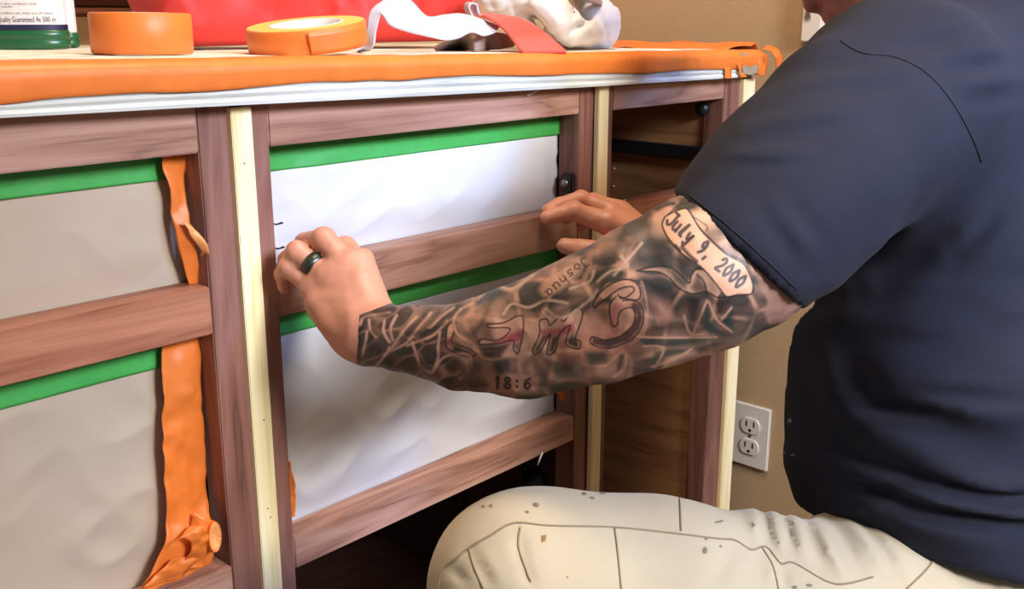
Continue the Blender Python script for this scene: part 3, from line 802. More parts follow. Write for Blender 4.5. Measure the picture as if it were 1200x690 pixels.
lp = rib2('strap_loop', Lp, [(x + 6, y + 1, d - .02) for x, y, d in Lp], 'white_strap', n=40, m_=5, thick=0.0018); tag(lp, 'small white strap loop against the bag\'s right end', 'strap')
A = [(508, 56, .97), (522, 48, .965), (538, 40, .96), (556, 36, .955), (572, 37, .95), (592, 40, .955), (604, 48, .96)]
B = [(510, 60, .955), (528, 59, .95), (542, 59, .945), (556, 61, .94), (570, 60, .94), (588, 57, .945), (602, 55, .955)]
ts = rib2('shaded_strap', A, B, 'grey_and_shade', n=60, m_=8, thick=0.0018); tag(ts, 'underside of the white strap, its shade painted grey-brown, curled on the counter', 'strap')  # white strap's underside, shade painted by a darker material
A = [(560, 20, .935), (566, 19, .93), (578, 25, .915), (590, 34, .91), (600, 46, .90), (611, 62.5, .87)]
B = [(567, 15.5, .95), (590, 18.5, .95), (613, 23, .94), (632, 34, .93), (645, 44, .92), (664, 62, .87)]
rs = rib2('red_strap', A, B, 'red_strap', n=60, m_=12, thick=0.0026); tag(rs, 'flat coral-red fabric strap end draped over the counter edge', 'strap')
hem = rib2('hem', [(x + .3, y - .2, d - .0012) for x, y, d in A[2:]], [(x + 3.5, y + .3, d - .0012) for x, y, d in A[2:]], 'red_strap', rs, n=30, m_=3, thick=0.001)

# white cloth heap
DC = lambda x, d: DE(x) + 0.125 + (d - 1.02)
cc = at(650, 20, DC(650, 1.03)); f = Field(cc - np.array([.26, .22, .10]), cc + np.array([.22, .26, .13]), 0.003)
PX = lambda x, y, d, r: (at(x, y, d), r * d / F)
def lump(x, y, d, rx, ry, k=.006, rd=1.0, ang=0):
    d = DC(x, d); ca, sa = math.cos(ang), math.sin(ang); f.ell(at(x, y, d), (RT * ca + UP * sa, -RT * sa + UP * ca, FW), (rx * d / F, ry * d / F, rd * .05), k)
lump(628, 0, 1.04, 34, 24, ang=-.5); lump(650, 18, 1.03, 46, 24, ang=-.75); lump(600, 6, 1.06, 34, 22); lump(575, 8, 1.07, 22, 16); lump(640, -30, 1.05, 50, 30)
lump(676, 42, 1.02, 36, 15, .008, ang=.05); lump(699, 30, 1.03, 27, 29, .005, 1, .3); lump(690, 6, 1.05, 25, 16, .006, ang=-.5); lump(716, 34, 1.05, 10, 25, .004, .7, ang=-.1)
f.chain([(at(632, 6, DC(632, 0.99)), .016), (at(648, 28, DC(648, .985)), .014), (at(668, 44, DC(668, .985)), .010), (at(690, 44, DC(690, .99)), .010), (at(704, 26, DC(704, 1.0)), .012), (at(700, 10, DC(700, 1.01)), .010)], .008)
def cl(P):
    px = pix(P); u, v = px[:, 0], px[:, 1]; out = np.zeros(len(P))
    for (ax_, ay_), (bx_, by_), wd, am in (((606, 6), (650, 40), 4, .006), ((668, 4), (676, 30), 4, .008), ((676, 30), (664, 42), 4, .006), ((676, 32), (692, 28), 4, .006), ((706, 20), (712, 50), 3, .005), ((690, 52), (706, 34), 4, -.005), ((600, 2), (604, 18), 3, .005), ((640, 10), (662, 34), 5, -.004), ((574, 0), (580, 14), 3, .005), ((622, 14), (648, 44), 3, .004), ((690, 14), (704, 30), 5, -.004)):
        dx, dy = bx_ - ax_, by_ - ay_; L = dx * dx + dy * dy; t_ = np.clip(((u - ax_) * dx + (v - ay_) * dy) / L, 0, 1); d = np.hypot(u - ax_ - t_ * dx, v - ay_ - t_ * dy); out += am * np.sin(np.pi * np.clip(t_, .15, .85)) * np.exp(-(d / wd) ** 2)
    return out + 0.006 * (np.abs(noise3(P @ np.array([[1, .3, .8], [0, 1, 0], [-.6, 0, .7]]).T, 22, 5)) - .4) + 0.003 * np.abs(noise3(P, 48, 8))
f.displace(cl)
f.plane_cut(np.array([0.9, 0.2, CT(0.9) + 0.0015]), (sl_, 0, -1.0), f.lo, f.lo + f.h * f.n)
wc = link('white_cloth', f.mesh(), 'white_cloth', None, True); tag(wc, 'crumpled white cloth heaped on the counter right of the red strap', 'cloth')
gb = rib2('grey_band', [(672, -14, .98), (690, -6, .96), (704, 0, .96), (712, 8, .97)], [(676, -4, .95), (690, 2, .945), (702, 6, .945), (708, 11, .96)], 'grey_and_shade', n=24, m_=5, thick=.002); tag(gb, 'grey cuff band on top of the white cloth heap', 'strap')

# ------------------------------------------------------------------ outlet and wall box on the end wall
c0 = onX(881, 508, XW); hw, hh = 0.0345, 0.057
cz = (onX(859.5, 467, XW)[2] + onX(857.7, 538.6, XW)[2]) / 2; cy = (onX(860, 500, XW)[1] + onX(903, 512, XW)[1]) / 2
hw = abs(onX(860, 500, XW)[1] - onX(903, 512, XW)[1]) / 2; hh = abs(onX(859.5, 467, XW)[2] - onX(857.7, 538.6, XW)[2]) / 2
out = thing('wall_outlet', 'white double electrical outlet low on the tan wall right of the cabinet', 'outlet', (XW, cy, cz))
box('cover_plate', (XW - .006, XW, cy - hw, cy + hw, cz - hh, cz + hh), 'white_plastic', out, .002)
for s in (1, -1):
    zc = cz + s * hh * .34; bm = bmesh.new(); ring = []
    for k in range(32):
        a = 2 * math.pi * k / 32; yy, z2 = math.cos(a) * hw * .5, math.sin(a) * hh * .29; z2 = max(-hh * .235, min(hh * .235, z2)); ring.append((XW - .0062, cy + yy, zc + z2))
    rc = prism('receptacle', ring, (-.002, 0, 0), 'white_plastic', out)
    for q in (-1, 1): box('slot', (XW - .0086, XW - .0081, cy + q * hw * .20 - .0013, cy + q * hw * .20 + .0013, zc - .001, zc + .0085), 'dark', rc, 0)
    prism('ground_hole', [(XW - .0081, cy + math.cos(a) * .0027, zc - .008 + math.sin(a) * .0027) for a in np.linspace(0, 2 * math.pi, 14)[:-1]], (-.0005, 0, 0), 'dark', rc)
prism('screw', [(XW - .006, cy + math.cos(a) * .0025, cz + math.sin(a) * .0025) for a in np.linspace(0, 2 * math.pi, 14)[:-1]], (-.0012, 0, 0), 'steel', out)

b0 = onX(944, 12, XW); b1 = onX(967, 50, XW)
bx = thing('wall_box', 'white rectangular plastic box on the tan wall below the man\'s chin', 'box', (XW, (b0[1] + b1[1]) / 2, b1[2]))
box('housing', (XW - .018, XW, b1[1], b0[1] - .004, b1[2] + .001, b1[2] + .115), 'white_plastic', bx, .002)
p = onX(957, 52, XW - .004); link('cord', bm_mesh(tube_bm([p, p + np.array([0, 0, -.03]), p + np.array([0, -.001, -.12]), p + np.array([0, 0, -.16])], .0025, 8)), 'white_plastic', bx, True)
p = onX(947, 8, XW - .021); kk = link('key_ring', bm_mesh(tube_bm([p + np.array([0, .003 * math.sin(a), .004 * math.cos(a) - .002]) for a in np.linspace(0, 6.28, 14)], .0008, 6)), 'steel', bx, True)
prism('key', [p + np.array(q) for q in ((0, .003, -.006), (0, -.003, -.006), (0, -.005, -.018), (0, -.001, -.016), (0, .001, -.019), (0, .005, -.017))], (.0015, 0, 0), 'steel', bx)

# ------------------------------------------------------------------ the man
ds = lambda *p: at(*p)
SIDE = RT * 0.43 + _fh * 0.90; SIDE /= np.linalg.norm(SIDE)          # his right-hand direction
FACE = -RT * 0.90 + _fh * 0.43; FACE /= np.linalg.norm(FACE)         # where he faces
ZU = np.array([0, 0, 1.0])
man_at = at(1130, 610, 0.98); man_at = np.array([man_at[0], man_at[1], 0.0])
man = thing('person', 'man in navy T-shirt and cream work trousers reaching into the cabinet, left arm fully tattooed', 'person', man_at)

wrL, elL, shL = at(436, 390, .862), at(800, 345, .725), at(1050, 140, .86)
shR, elR, wrR = at(1098, 140, 1.13), at(930, 298, 1.10), at(757, 288, 1.215)
neck = at(1085, 40, .98); head_c = at(1032, -116, 1.0)
pel = at(1130, 620, .98); chest = at(1125, 270, 1.0); belly = at(1108, 470, 1.0)

lo = np.array([0.28, -0.80, 0.42]); hi = np.array([1.20, 0.03, 1.42])
B = Field(lo, hi, 0.0026)
armn = np.cross(elL - wrL, FW); armn /= np.linalg.norm(armn)
# torso inside the shirt
B.chain([(pel, .105), (belly, .115), (chest, .115), (at(1105, 130, .98), .09)], .03, flat=(SIDE, 1.35))
B.chain([(at(1100, 110, .98), .068), (neck, .058), (at(1050, -50, .99), .055)], .03)
B.cap(shL, at(1105, 130, .98), .062, .08, .03); B.cap(shR, at(1105, 130, .98), .062, .08, .03)
# head with face
hd = FACE * 0.93 - ZU * 0.36; hd /= np.linalg.norm(hd); hs = SIDE; hu = np.cross(hs, hd); hu = hu if hu[2] > 0 else -hu; hu /= np.linalg.norm(hu)
hp = lambda f, s, u: head_c + hd * f + hs * s + hu * u
B.ell(hp(-.012, 0, .03), (hd, hs, hu), (.098, .078, .092), .01)
B.ell(hp(.03, 0, -.04), (hd, hs, hu), (.062, .062, .068), .025)
B.cap(hp(.062, 0, -.092), hp(.05, 0, -.098), .018, .022, .02)              # chin
B.cap(hp(.052, .02, -.085), hp(-.03, .062, -.045), .015, .014, .02); B.cap(hp(.052, -.02, -.085), hp(-.03, -.062, -.045), .015, .014, .02)
B.chain([(hp(.09, 0, .02), .008), (hp(.105, 0, -.005), .010), (hp(.113, 0, -.024), .013)], .012)     # nose
for s_ in (-1, 1):
    B.ell(hp(.102, s_ * .013, -.028), (hd, hs, hu), (.009, .007, .006), .006)
    B.cap(hp(.088, s_ * .012, .026), hp(.078, s_ * .045, .026), .008, .007, .012)   # brow
    B.ell(hp(.083, s_ * .031, .008), (hd, hs, hu), (.014, .016, .011), .006, 's')
    B.ell(hp(.068, s_ * .031, .008), (hd, hs, hu), (.0125, .0125, .0125), .003)
    B.ell(hp(-.008, s_ * .079, -.004), (hd * .95 + hu * .2, hs, hu), (.018, .007, .031), .005)   # ear
    B.ell(hp(-.004, s_ * .088, -.002), (hd, hs, hu), (.009, .005, .018), .004, 's')
B.cap(hp(.088, -.02, -.058), hp(.088, .02, -.058), .0075, .0075, .006); B.cap(hp(.086, -.017, -.070), hp(.086, .017, -.070), .009, .009, .006)
B.cap(hp(.099, -.022, -.0635), hp(.099, .022, -.0635), .002, .002, .003, 's')
# left arm (the tattooed one)
ARM = [(436, 391, .862, .0245), (470, 396, .845, .0262), (540, 406, .82, .0342), (614, 399, .79, .0435), (700, 371, .758, .0485), (762, 345, .737, .0520), (822, 320, .732, .0560), (868, 297, .738, .0560), (915, 255, .765, .0525), (980, 205, .82, .052), (1045, 160, .86, .056)]
B.chain([(at(x, y, d), r_ * 1.015) for x, y, d, r_ in ARM], .004)
# right arm
B.chain([(wrR, .026), (at(800, 288, 1.19), .030), (at(860, 292, 1.15), .040), (elR, .042), (at(1010, 215, 1.11), .050), (shR, .058)], .015)

# left hand
HANDS = []


def finger(pts, k=.0022):
    P = [(at(x, y, d), r_) for x, y, d, r_ in pts]
    B.chain(P, k)
    for p_, r_ in P[1:2]: B.ell(p_ - FW * .0015, (RT, UP, FW), (r_ * 1.06, r_ * 1.02, r_ * 1.0), .004)
    return P


def palm(a, b, ra, rb, k=.010): B.cap(at(*a), at(*b), ra, rb, k)


palm((440, 374, .868), (421, 310, .899), .0175, .0135); palm((436, 384, .865), (404, 315, .896), .0180, .0135)
palm((428, 392, .866), (385, 326, .898), .0180, .0130); palm((420, 398, .868), (368, 340, .902), .0170, .0120)
palm((408, 396, .872), (378, 362, .892), .0150, .0130); palm((436, 391, .862), (428, 380, .868), .0245, .020)
palm((440, 366, .885), (425, 335, .915), .015, .014)
for a in ((421, 308, .893, .0070), (404, 313, .889, .0072), (386, 323, .891, .0068), (370, 335, .897, .0060)): B.ell(at(a[0], a[1], a[2]), (RT, UP, FW), (a[3] * 1.5, a[3] * 1.4, a[3]), .010)
fL = [finger([(423, 310, .902, .0115), (404, 290, .928, .0096), (384, 296, .944, .0086), (370, 308, .950, .0076)]),
      finger([(406, 313, .895, .0118), (380, 280, .905, .0104), (357, 284, .934, .0086), (345, 300, .944, .0078)]),
      finger([(386, 324, .897, .0110), (349, 296, .908, .0096), (337, 305, .928, .0086), (336, 320, .936, .0077)]),
      finger([(369, 338, .902, .0100), (338, 313, .911, .0083), (331, 322, .926, .0078), (333, 336, .932, .0070)])]
finger([(438, 372, .895, .0140), (415, 345, .925, .0125), (388, 338, .940, .0108), (368, 346, .945, .0092)])   # thumb, behind the hand
# right hand
palm((757, 286, 1.215), (712, 261, 1.195), .020, .0145); palm((757, 284, 1.22), (716, 250, 1.215), .020, .0135)
palm((760, 284, 1.23), (722, 246, 1.235), .019, .0125); palm((762, 284, 1.24), (728, 246, 1.25), .018, .0115)
fR = [finger([(710, 261, 1.195, .0135), (672, 247, 1.190, .0108), (650, 252, 1.185, .0095), (641, 255, 1.182, .0085)]),
      finger([(716, 248, 1.215, .0125), (680, 234, 1.215, .0108), (656, 240, 1.205, .0094), (642, 247, 1.200, .0084)]),
      finger([(724, 246, 1.235, .0115), (696, 236, 1.240, .0100), (674, 246, 1.230, .0088), (664, 256, 1.225, .0080)]),
      finger([(730, 248, 1.250, .0105), (708, 242, 1.258, .0090), (690, 254, 1.250, .0080), (682, 264, 1.240, .0072)])]
finger([(748, 290, 1.205, .0165), (712, 296, 1.180, .0135), (680, 292, 1.178, .0116), (662, 288, 1.180, .0098)])
print('tips Y', [round(float(q[-1][0][1]), 3) for q in fL + fR])
# fine tendons, wrinkles and knuckle creases
def skinbump(P):
    return 0.0006 * noise3(P, 160, 2) + 0.0007 * noise3(P, 60, 6)
B.displace(skinbump, .012)
me = B.mesh('body'); del B
# refine the tattooed forearm so that the ink can be painted finely
bm = bmesh.new(); bm.from_mesh(me)
AX = [(400, 386, .89, .030)] + ARM; axis = np.array([at(x, y, d) for x, y, d, r_ in AX]); rr = np.array([a[3] for a in AX])
bm.verts.ensure_lookup_table(); Vc = np.array([v.co[:] for v in bm.verts])


def armdist(P):
    best = np.full(len(P), 9.0); par = np.zeros(len(P))
    for i in range(len(axis) - 1):
        a, b = axis[i], axis[i + 1]; ab = b - a; t_ = np.clip((P - a) @ ab / (ab @ ab), 0, 1); d = np.linalg.norm(P - a - t_[:, None] * ab, axis=1) / (rr[i] + (rr[i + 1] - rr[i]) * t_)
        m_ = d < best; best[m_] = d[m_]; par[m_] = i + t_[m_]
    return best, par


dd, par = armdist(Vc)
inarm = (dd < 1.4 + 1.2 * (par < 2.2)) & (par > 0.0) & (par < 8.6) & (pix(Vc)[:, 0] > 415)
# only the side that can be seen from a step to either side is refined
nrm = np.array([v.normal[:] for v in bm.verts]); bm.normal_update(); nrm = np.array([v.normal[:] for v in bm.verts]); vd = CAM - Vc; vd /= np.linalg.norm(vd, axis=1)[:, None]
sel = inarm & ((nrm * vd).sum(1) > -0.35)
ed = [e for e in bm.edges if sel[e.verts[0].index] and sel[e.verts[1].index]]
bmesh.ops.subdivide_edges(bm, edges=ed, cuts=3, use_grid_fill=True)
bm.to_mesh(me); bm.free()
body = link('body', me, 'skin', man, True); lab(body, 'tattooed left arm, bare hands and bent head')
print('body verts', len(me.vertices))

# --- complexion and ink
n = len(me.vertices); Vc = np.empty(n * 3, np.float32); me.vertices.foreach_get('co', Vc); Vc = Vc.reshape(-1, 3).astype(float) + man_at
Nn = np.empty(n * 3, np.float32); me.vertices.foreach_get('normal', Nn); Nn = Nn.reshape(-1, 3)
lc = lambda c: np.array(lin(c)[:3])
col = np.tile(lc((200, 138, 112)), (n, 1))
blot = noise3(Vc, 28, 4)[:, None]; col *= 1 + 0.07 * blot * np.array([0.6, 1.1, 1.3])
red_ = np.zeros(n)
for q in fL + fR:
    for (p_, r_), wgt in zip(q, (.35, .65, .6, 1.0)): red_ = np.maximum(red_, wgt * np.exp(-(np.linalg.norm(Vc - p_, axis=1) / (r_ * 1.3)) ** 2))
col = col * (1 - .45 * red_[:, None]) + lc((206, 108, 84)) * .45 * red_[:, None]
# head: beard shadow and ruddy face
Q = (Vc - head_c) @ np.stack([hd, hs, hu]).T
inh = np.linalg.norm(Q, axis=1) < .16
jaw = inh & (Q[:, 2] < -.03) & (Q[:, 0] > -.05); bw = np.clip((-.03 - Q[:, 2]) / .03, 0, 1) * inh * (Q[:, 0] > -.06)
col = col * (1 - bw[:, None] * .65) + lc((118, 66, 56)) * bw[:, None] * .65
lip = np.exp(-((Q[:, 0] - .094) / .012) ** 2 - (Q[:, 1] / .022) ** 2 - ((Q[:, 2] + .064) / .009) ** 2)[:, None]; col = col * (1 - .7 * lip) + lc((170, 84, 78)) * .7 * lip
for s_ in (-1, 1):
    ey_ = np.linalg.norm(Q - np.array([.079, s_ * .031, .008]), axis=1)[:, None]; col = np.where(ey_ < .0045, lc((40, 30, 26)), np.where(ey_ < .0095, lc((225, 220, 215)), col))
    br = np.exp(-((Q[:, 1] - s_ * .03) / .018) ** 2 - ((Q[:, 2] - .030) / .005) ** 2)[:, None] * (Q[:, :1] > .05); col = col * (1 - .7 * br) + lc((70, 48, 36)) * .7 * br

dd, par = armdist(Vc); PX_ = pix(Vc); vd = CAM - Vc; vd /= np.linalg.norm(vd, axis=1)[:, None]; front = (Nn * vd).sum(1)
arm = (dd < 1.45 + 1.2 * (par < 2.2)) & (par < 9.6) & (par > 0.0)
X_, Y_ = PX_[:, 0], PX_[:, 1]
# cuff line of the sleeve tattoo, wrist at x about 420
wr_edge = 421 + (Y_ - 368) * -0.05 + 1.2 * noise3(np.stack([X_ * 0, Y_ * .12, X_ * 0], -1), 1, 3)
arm &= (X_ > wr_edge + np.clip(369 - Y_, 0, 99) * 2.6) & (PX_[:, 0] < 1000)
ai = np.nonzero(arm)[0]; x, y = X_[ai], Y_[ai]; fr_ = front[ai]
sk = np.tile(lc((198, 148, 122)), (len(ai), 1)); sk *= 1 + .10 * noise3(np.stack([x, y, x * 0], -1) * .03, 1, 8)[:, None]
ink = lc((34, 32, 32)); inkg = lc((32, 46, 44)); pale = lc((214, 168, 144))
def n2(sx, sy, seed, rot=0.0):
    c, s_ = math.cos(rot), math.sin(rot); return noise3(np.stack([(x * c + y * s_) * sx, (-x * s_ + y * c) * sy, x * 0 + .5], -1), 1, seed)
# warped cells: dark shaded scales with pale rims
def cells(size, seed, wx=1.0, wy=1.0, rot=0.0, warp=8):
    c, s_ = math.cos(rot), math.sin(rot); u = (x + warp * n2(.03, .03, seed + 1)); v = (y + warp * n2(.03, .03, seed + 2)); a = (u * c + v * s_) / size * wx; b = (-u * s_ + v * c) / size * wy
    ia, ib = np.floor(a).astype(int), np.floor(b).astype(int); f1 = np.full(len(x), 9.0); f2 = f1.copy(); idc = np.zeros(len(x))
    for i in (-1, 0, 1):
        for j in (-1, 0, 1):
            ca, cb_ = ia + i, ib + j; h1 = noise3(np.stack([ca + .0, cb_ + .0, ca * 0.0], -1), 1, seed) * .5 + .5; h2 = noise3(np.stack([ca + .0, cb_ + .0, ca * 0.0 + 3], -1), 1, seed + 4) * .5 + .5
            d = np.hypot(ca + h1 - a, cb_ + h2 - b); m_ = d < f1; f2 = np.where(m_, f1, np.minimum(f2, d)); idc = np.where(m_, h1 * 7.3 + h2 * 3.1, idc); f1 = np.where(m_, d, f1)
    return f1, f2, idc % 1.0
f1, f2, idc = cells(46, 21); e1 = np.clip((f2 - f1) / .16, 0, 1)
g1, g2, idg = cells(30, 31, .6, 1.5, -.6); e2 = np.clip((g2 - g1) / .22, 0, 1)
left = np.clip((560 - x) / 60, 0, 1); low = np.clip((y - (430 - (x - 420) * .02)) / 25, 0, 1)
mid = np.exp(-((x - 655) / 95) ** 2 - ((y - 392) / 26) ** 2)       # lettering field, mostly bare skin
top = np.clip((350 - (x - 560) * .28 - y) / 20, 0, 1)
smoke = np.clip(.5 + .9 * n2(.028, .06, 41, -.5) + .35 * n2(.09, .12, 43), 0, 1)
shade = np.clip(.25 + .75 * np.clip(1.3 - f1 * 1.3, 0, 1) * e1 * (.5 + .6 * idc), 0, 1) * e1
shade2 = e2 * np.clip(.35 + .65 * idg, 0, 1)
e1 = .40 + .60 * e1 * np.clip(.7 + .6 * n2(.02, .03, 61), .4, 1); D = (.50 * shade + .28 * smoke) * (1 - top) + top * smoke * .70
D = D * (1 - left) + left * (.38 + .5 * shade2 * .9)
D = np.maximum(D, low * (.55 * e1 + .15))
D *= 1 - .88 * mid
elb = np.clip((x - 780) / 40, 0, 1) * np.clip((y - 340) / 30, 0, 1); D = D * (1 - elb) + elb * .65 * e1; D = np.clip(D * 1.75 - .08, 0, .95)


def seg(pts, wd, soft=1.0, spl=True):
    """coverage of a stroke drawn on the skin; wd in thousandths of the picture grid"""
    P = spline([list(p) + [0] for p in pts], max(6, 6 * len(pts)))[:, :2] if spl and len(pts) > 2 else np.array(pts, float)
    lo_, hi_ = P.min(0) - wd - 4, P.max(0) + wd + 4; m_ = np.nonzero((x > lo_[0]) & (x < hi_[0]) & (y > lo_[1]) & (y < hi_[1]) & (fr_ > -.1))[0]
    best = np.full(len(m_), 99.0)
    for a, b in zip(P[:-1], P[1:]):
        ab = b - a; L = ab @ ab + 1e-9; t_ = np.clip(((x[m_] - a[0]) * ab[0] + (y[m_] - a[1]) * ab[1]) / L, 0, 1); best = np.minimum(best, np.hypot(x[m_] - a[0] - t_ * ab[0], y[m_] - a[1] - t_ * ab[1]))
    return m_, np.clip((wd / 2 + soft / 2 - best) / soft, 0, 1)


def poly(pts, soft=3.0):
    P = np.array(pts, float); ins = np.zeros(len(x), bool); dm = np.full(len(x), 99.0)
    lo_, hi_ = P.min(0) - 8, P.max(0) + 8; m_ = np.nonzero((x > lo_[0]) & (x < hi_[0]) & (y > lo_[1]) & (y < hi_[1]) & (fr_ > -.1))[0]; xx, yy = x[m_], y[m_]; ins = np.zeros(len(m_), bool); dm = np.full(len(m_), 99.0)
    for a, b in zip(P, np.roll(P, -1, 0)):
        c_ = ((a[1] > yy) != (b[1] > yy)) & (xx < (b[0] - a[0]) * (yy - a[1]) / (b[1] - a[1] + 1e-9) + a[0]); ins ^= c_
        ab = b - a; t_ = np.clip(((xx - a[0]) * ab[0] + (yy - a[1]) * ab[1]) / (ab @ ab + 1e-9), 0, 1); dm = np.minimum(dm, np.hypot(xx - a[0] - t_ * ab[0], yy - a[1] - t_ * ab[1]))
    return m_, np.where(ins, np.clip(.5 + dm / soft, 0, 1), np.clip(.5 - dm / soft, 0, 1))


def put(mc, c, k=1.0):
    m_, a = mc; C_[m_] = C_[m_] * (1 - a[:, None] * k) + np.array(c) * a[:, None] * k


green_mask = np.clip(.5 + 1.2 * n2(.015, .02, 51), 0, 1)[:, None]
C_ = sk * (1 - D[:, None]) + (ink * (1 - green_mask) + inkg * green_mask) * D[:, None]
rosy = np.exp(-((x - 705) / 45) ** 2 - ((y - 402) / 30) ** 2)[:, None] * .45; C_ = C_ * (1 - rosy) + lc((206, 120, 98)) * rosy
# dark shaded fields of the design
T_ = 1 / 4.311; t7 = lambda L: [(680 + a * T_, 300 + b * T_) for a, b in L]
t6 = lambda L: [(540 + a / 4.06, 300 + b / 4.06) for a, b in L]
t5 = lambda L: [(410 + a / 4.93, 340 + b / 4.93) for a, b in L]
t8 = lambda L: [(760 + a / 3.833, 220 + b / 3.833) for a, b in L]
bare = lc((216, 150, 122)); blk = lc((24, 22, 22)); grn = lc((20, 50, 46)); red2 = lc((150, 50, 62)); rim = lc((192, 144, 122))
put(poly(t7([(290, 90), (400, 90), (470, 140), (480, 205), (400, 210), (330, 190)]), 9), blk, .75)
put(poly(t7([(325, 225), (470, 215), (520, 300), (560, 380), (330, 395), (350, 300)]), 12), blk, .72)
put(poly(t7([(375, 235), (440, 240), (455, 300), (400, 330)]), 16), bare, .5)
put(poly(t7([(530, 205), (615, 215), (590, 300), (560, 370), (545, 300)]), 7), blk, .75)
put(poly(t7([(640, 245), (660, 330), (700, 370), (770, 405), (700, 405), (610, 370)]), 5), grn, .9)
put(poly(t7([(670, 225), (760, 215), (700, 310)]), 7), blk, .7); put(poly(t7([(720, 330), (770, 250), (776, 380), (740, 360)]), 5), grn, .85)
put(poly(t7([(285, 412), (700, 415), (560, 450), (380, 465), (320, 450)]), 5), grn, .85); put(poly(t7([(375, 480), (450, 470), (560, 470), (360, 548)]), 5), grn, .85)
put(poly(t7([(575, 465), (690, 430), (740, 440), (600, 490)]), 5), blk, .8); put(poly(t7([(30, 480), (90, 490), (150, 500), (130, 545), (40, 545)]), 12), blk, .75)
put(poly(t7([(200, 495), (222, 500), (205, 580), (178, 600)]), 4), blk, .85); put(poly(t7([(245, 500), (300, 490), (310, 540), (260, 570)]), 12), blk, .5)
for L in (([(285, 405), (400, 412), (690, 410)]), ([(640, 225), (600, 320), (570, 390)]), ([(650, 230), (690, 320), (770, 385)]), ([(765, 260), (715, 320)]), ([(320, 455), (420, 465), (380, 560)]), ([(560, 470), (480, 520), (360, 560)]), ([(525, 300), (555, 390), (620, 395)]), ([(30, 550), (120, 555), (190, 500), (210, 480)]), ([(170, 610), (225, 560), (230, 500)])): put(seg(t7(L), 2.6, 1.6), rim, .8)
# upper smoke clouds near the banner
for pg, k_ in (([(800 - 25, 290), (742, 275), (752, 300), (790, 314), (812, 322), (806, 335), (770, 330), (738, 312), (728, 290)], .55), ([(690, 318), (714, 306), (722, 322), (700, 336)], .4), ([(735, 268), (770, 262), (785, 286), (812, 312), (806, 318), (770, 300), (742, 292)], .6)): put(poly(pg, 12), lc((92, 84, 78)), k_)
# ribbon scroll
put(poly(t7([(300, 70), (400, 55), (470, 65), (540, 130), (580, 70), (640, 75), (700, 130), (720, 190), (690, 210), (640, 180), (560, 190), (480, 140), (400, 80)]), 3), lc((196, 152, 126)), .85)
put(poly(t7([(440, 70), (480, 75), (545, 135), (530, 165), (480, 130)]), 6), grn, .8); put(poly(t7([(590, 90), (635, 150), (640, 185), (585, 185), (560, 160)]), 6), blk, .75); put(poly(t7([(650, 100), (690, 150), (710, 200), (670, 180)]), 8), blk, .45)
for L in (([(285, 75), (380, 52), (470, 65), (545, 135), (560, 100), (590, 65), (640, 72), (700, 130), (718, 175), (700, 205)]), ([(300, 78), (390, 80), (450, 110), (500, 165), (570, 190), (640, 180), (700, 210), (776, 190)]), ([(590, 95), (625, 130), (638, 185)])): put(seg(t7(L), 1.9, 1.2), blk, .95)
# banner with the date
bn = t8([(75, 130), (110, 110), (165, 92), (190, 115), (240, 195), (345, 295), (430, 345), (468, 430), (462, 475), (400, 480), (350, 488), (310, 440), (240, 360), (150, 295), (85, 220), (62, 165)])
put(poly(bn, 2), lc((226, 170, 138)), .95)
put(seg(bn + bn[:1], 2.0, 1.2), blk, .95); put(seg(t8([(180, 100), (235, 185), (345, 290), (365, 300), (440, 340), (475, 420)]), 1.6, 1.2), blk, .9)
for L in (([(150, 265), (180, 300), (215, 330)]), ([(120, 260), (140, 280)])): put(seg(t8(L), 4.5, 2), blk, .85)
put(seg(t8([(200, 130), (260, 170), (262, 190)]), 2, 1.5), blk, .7)


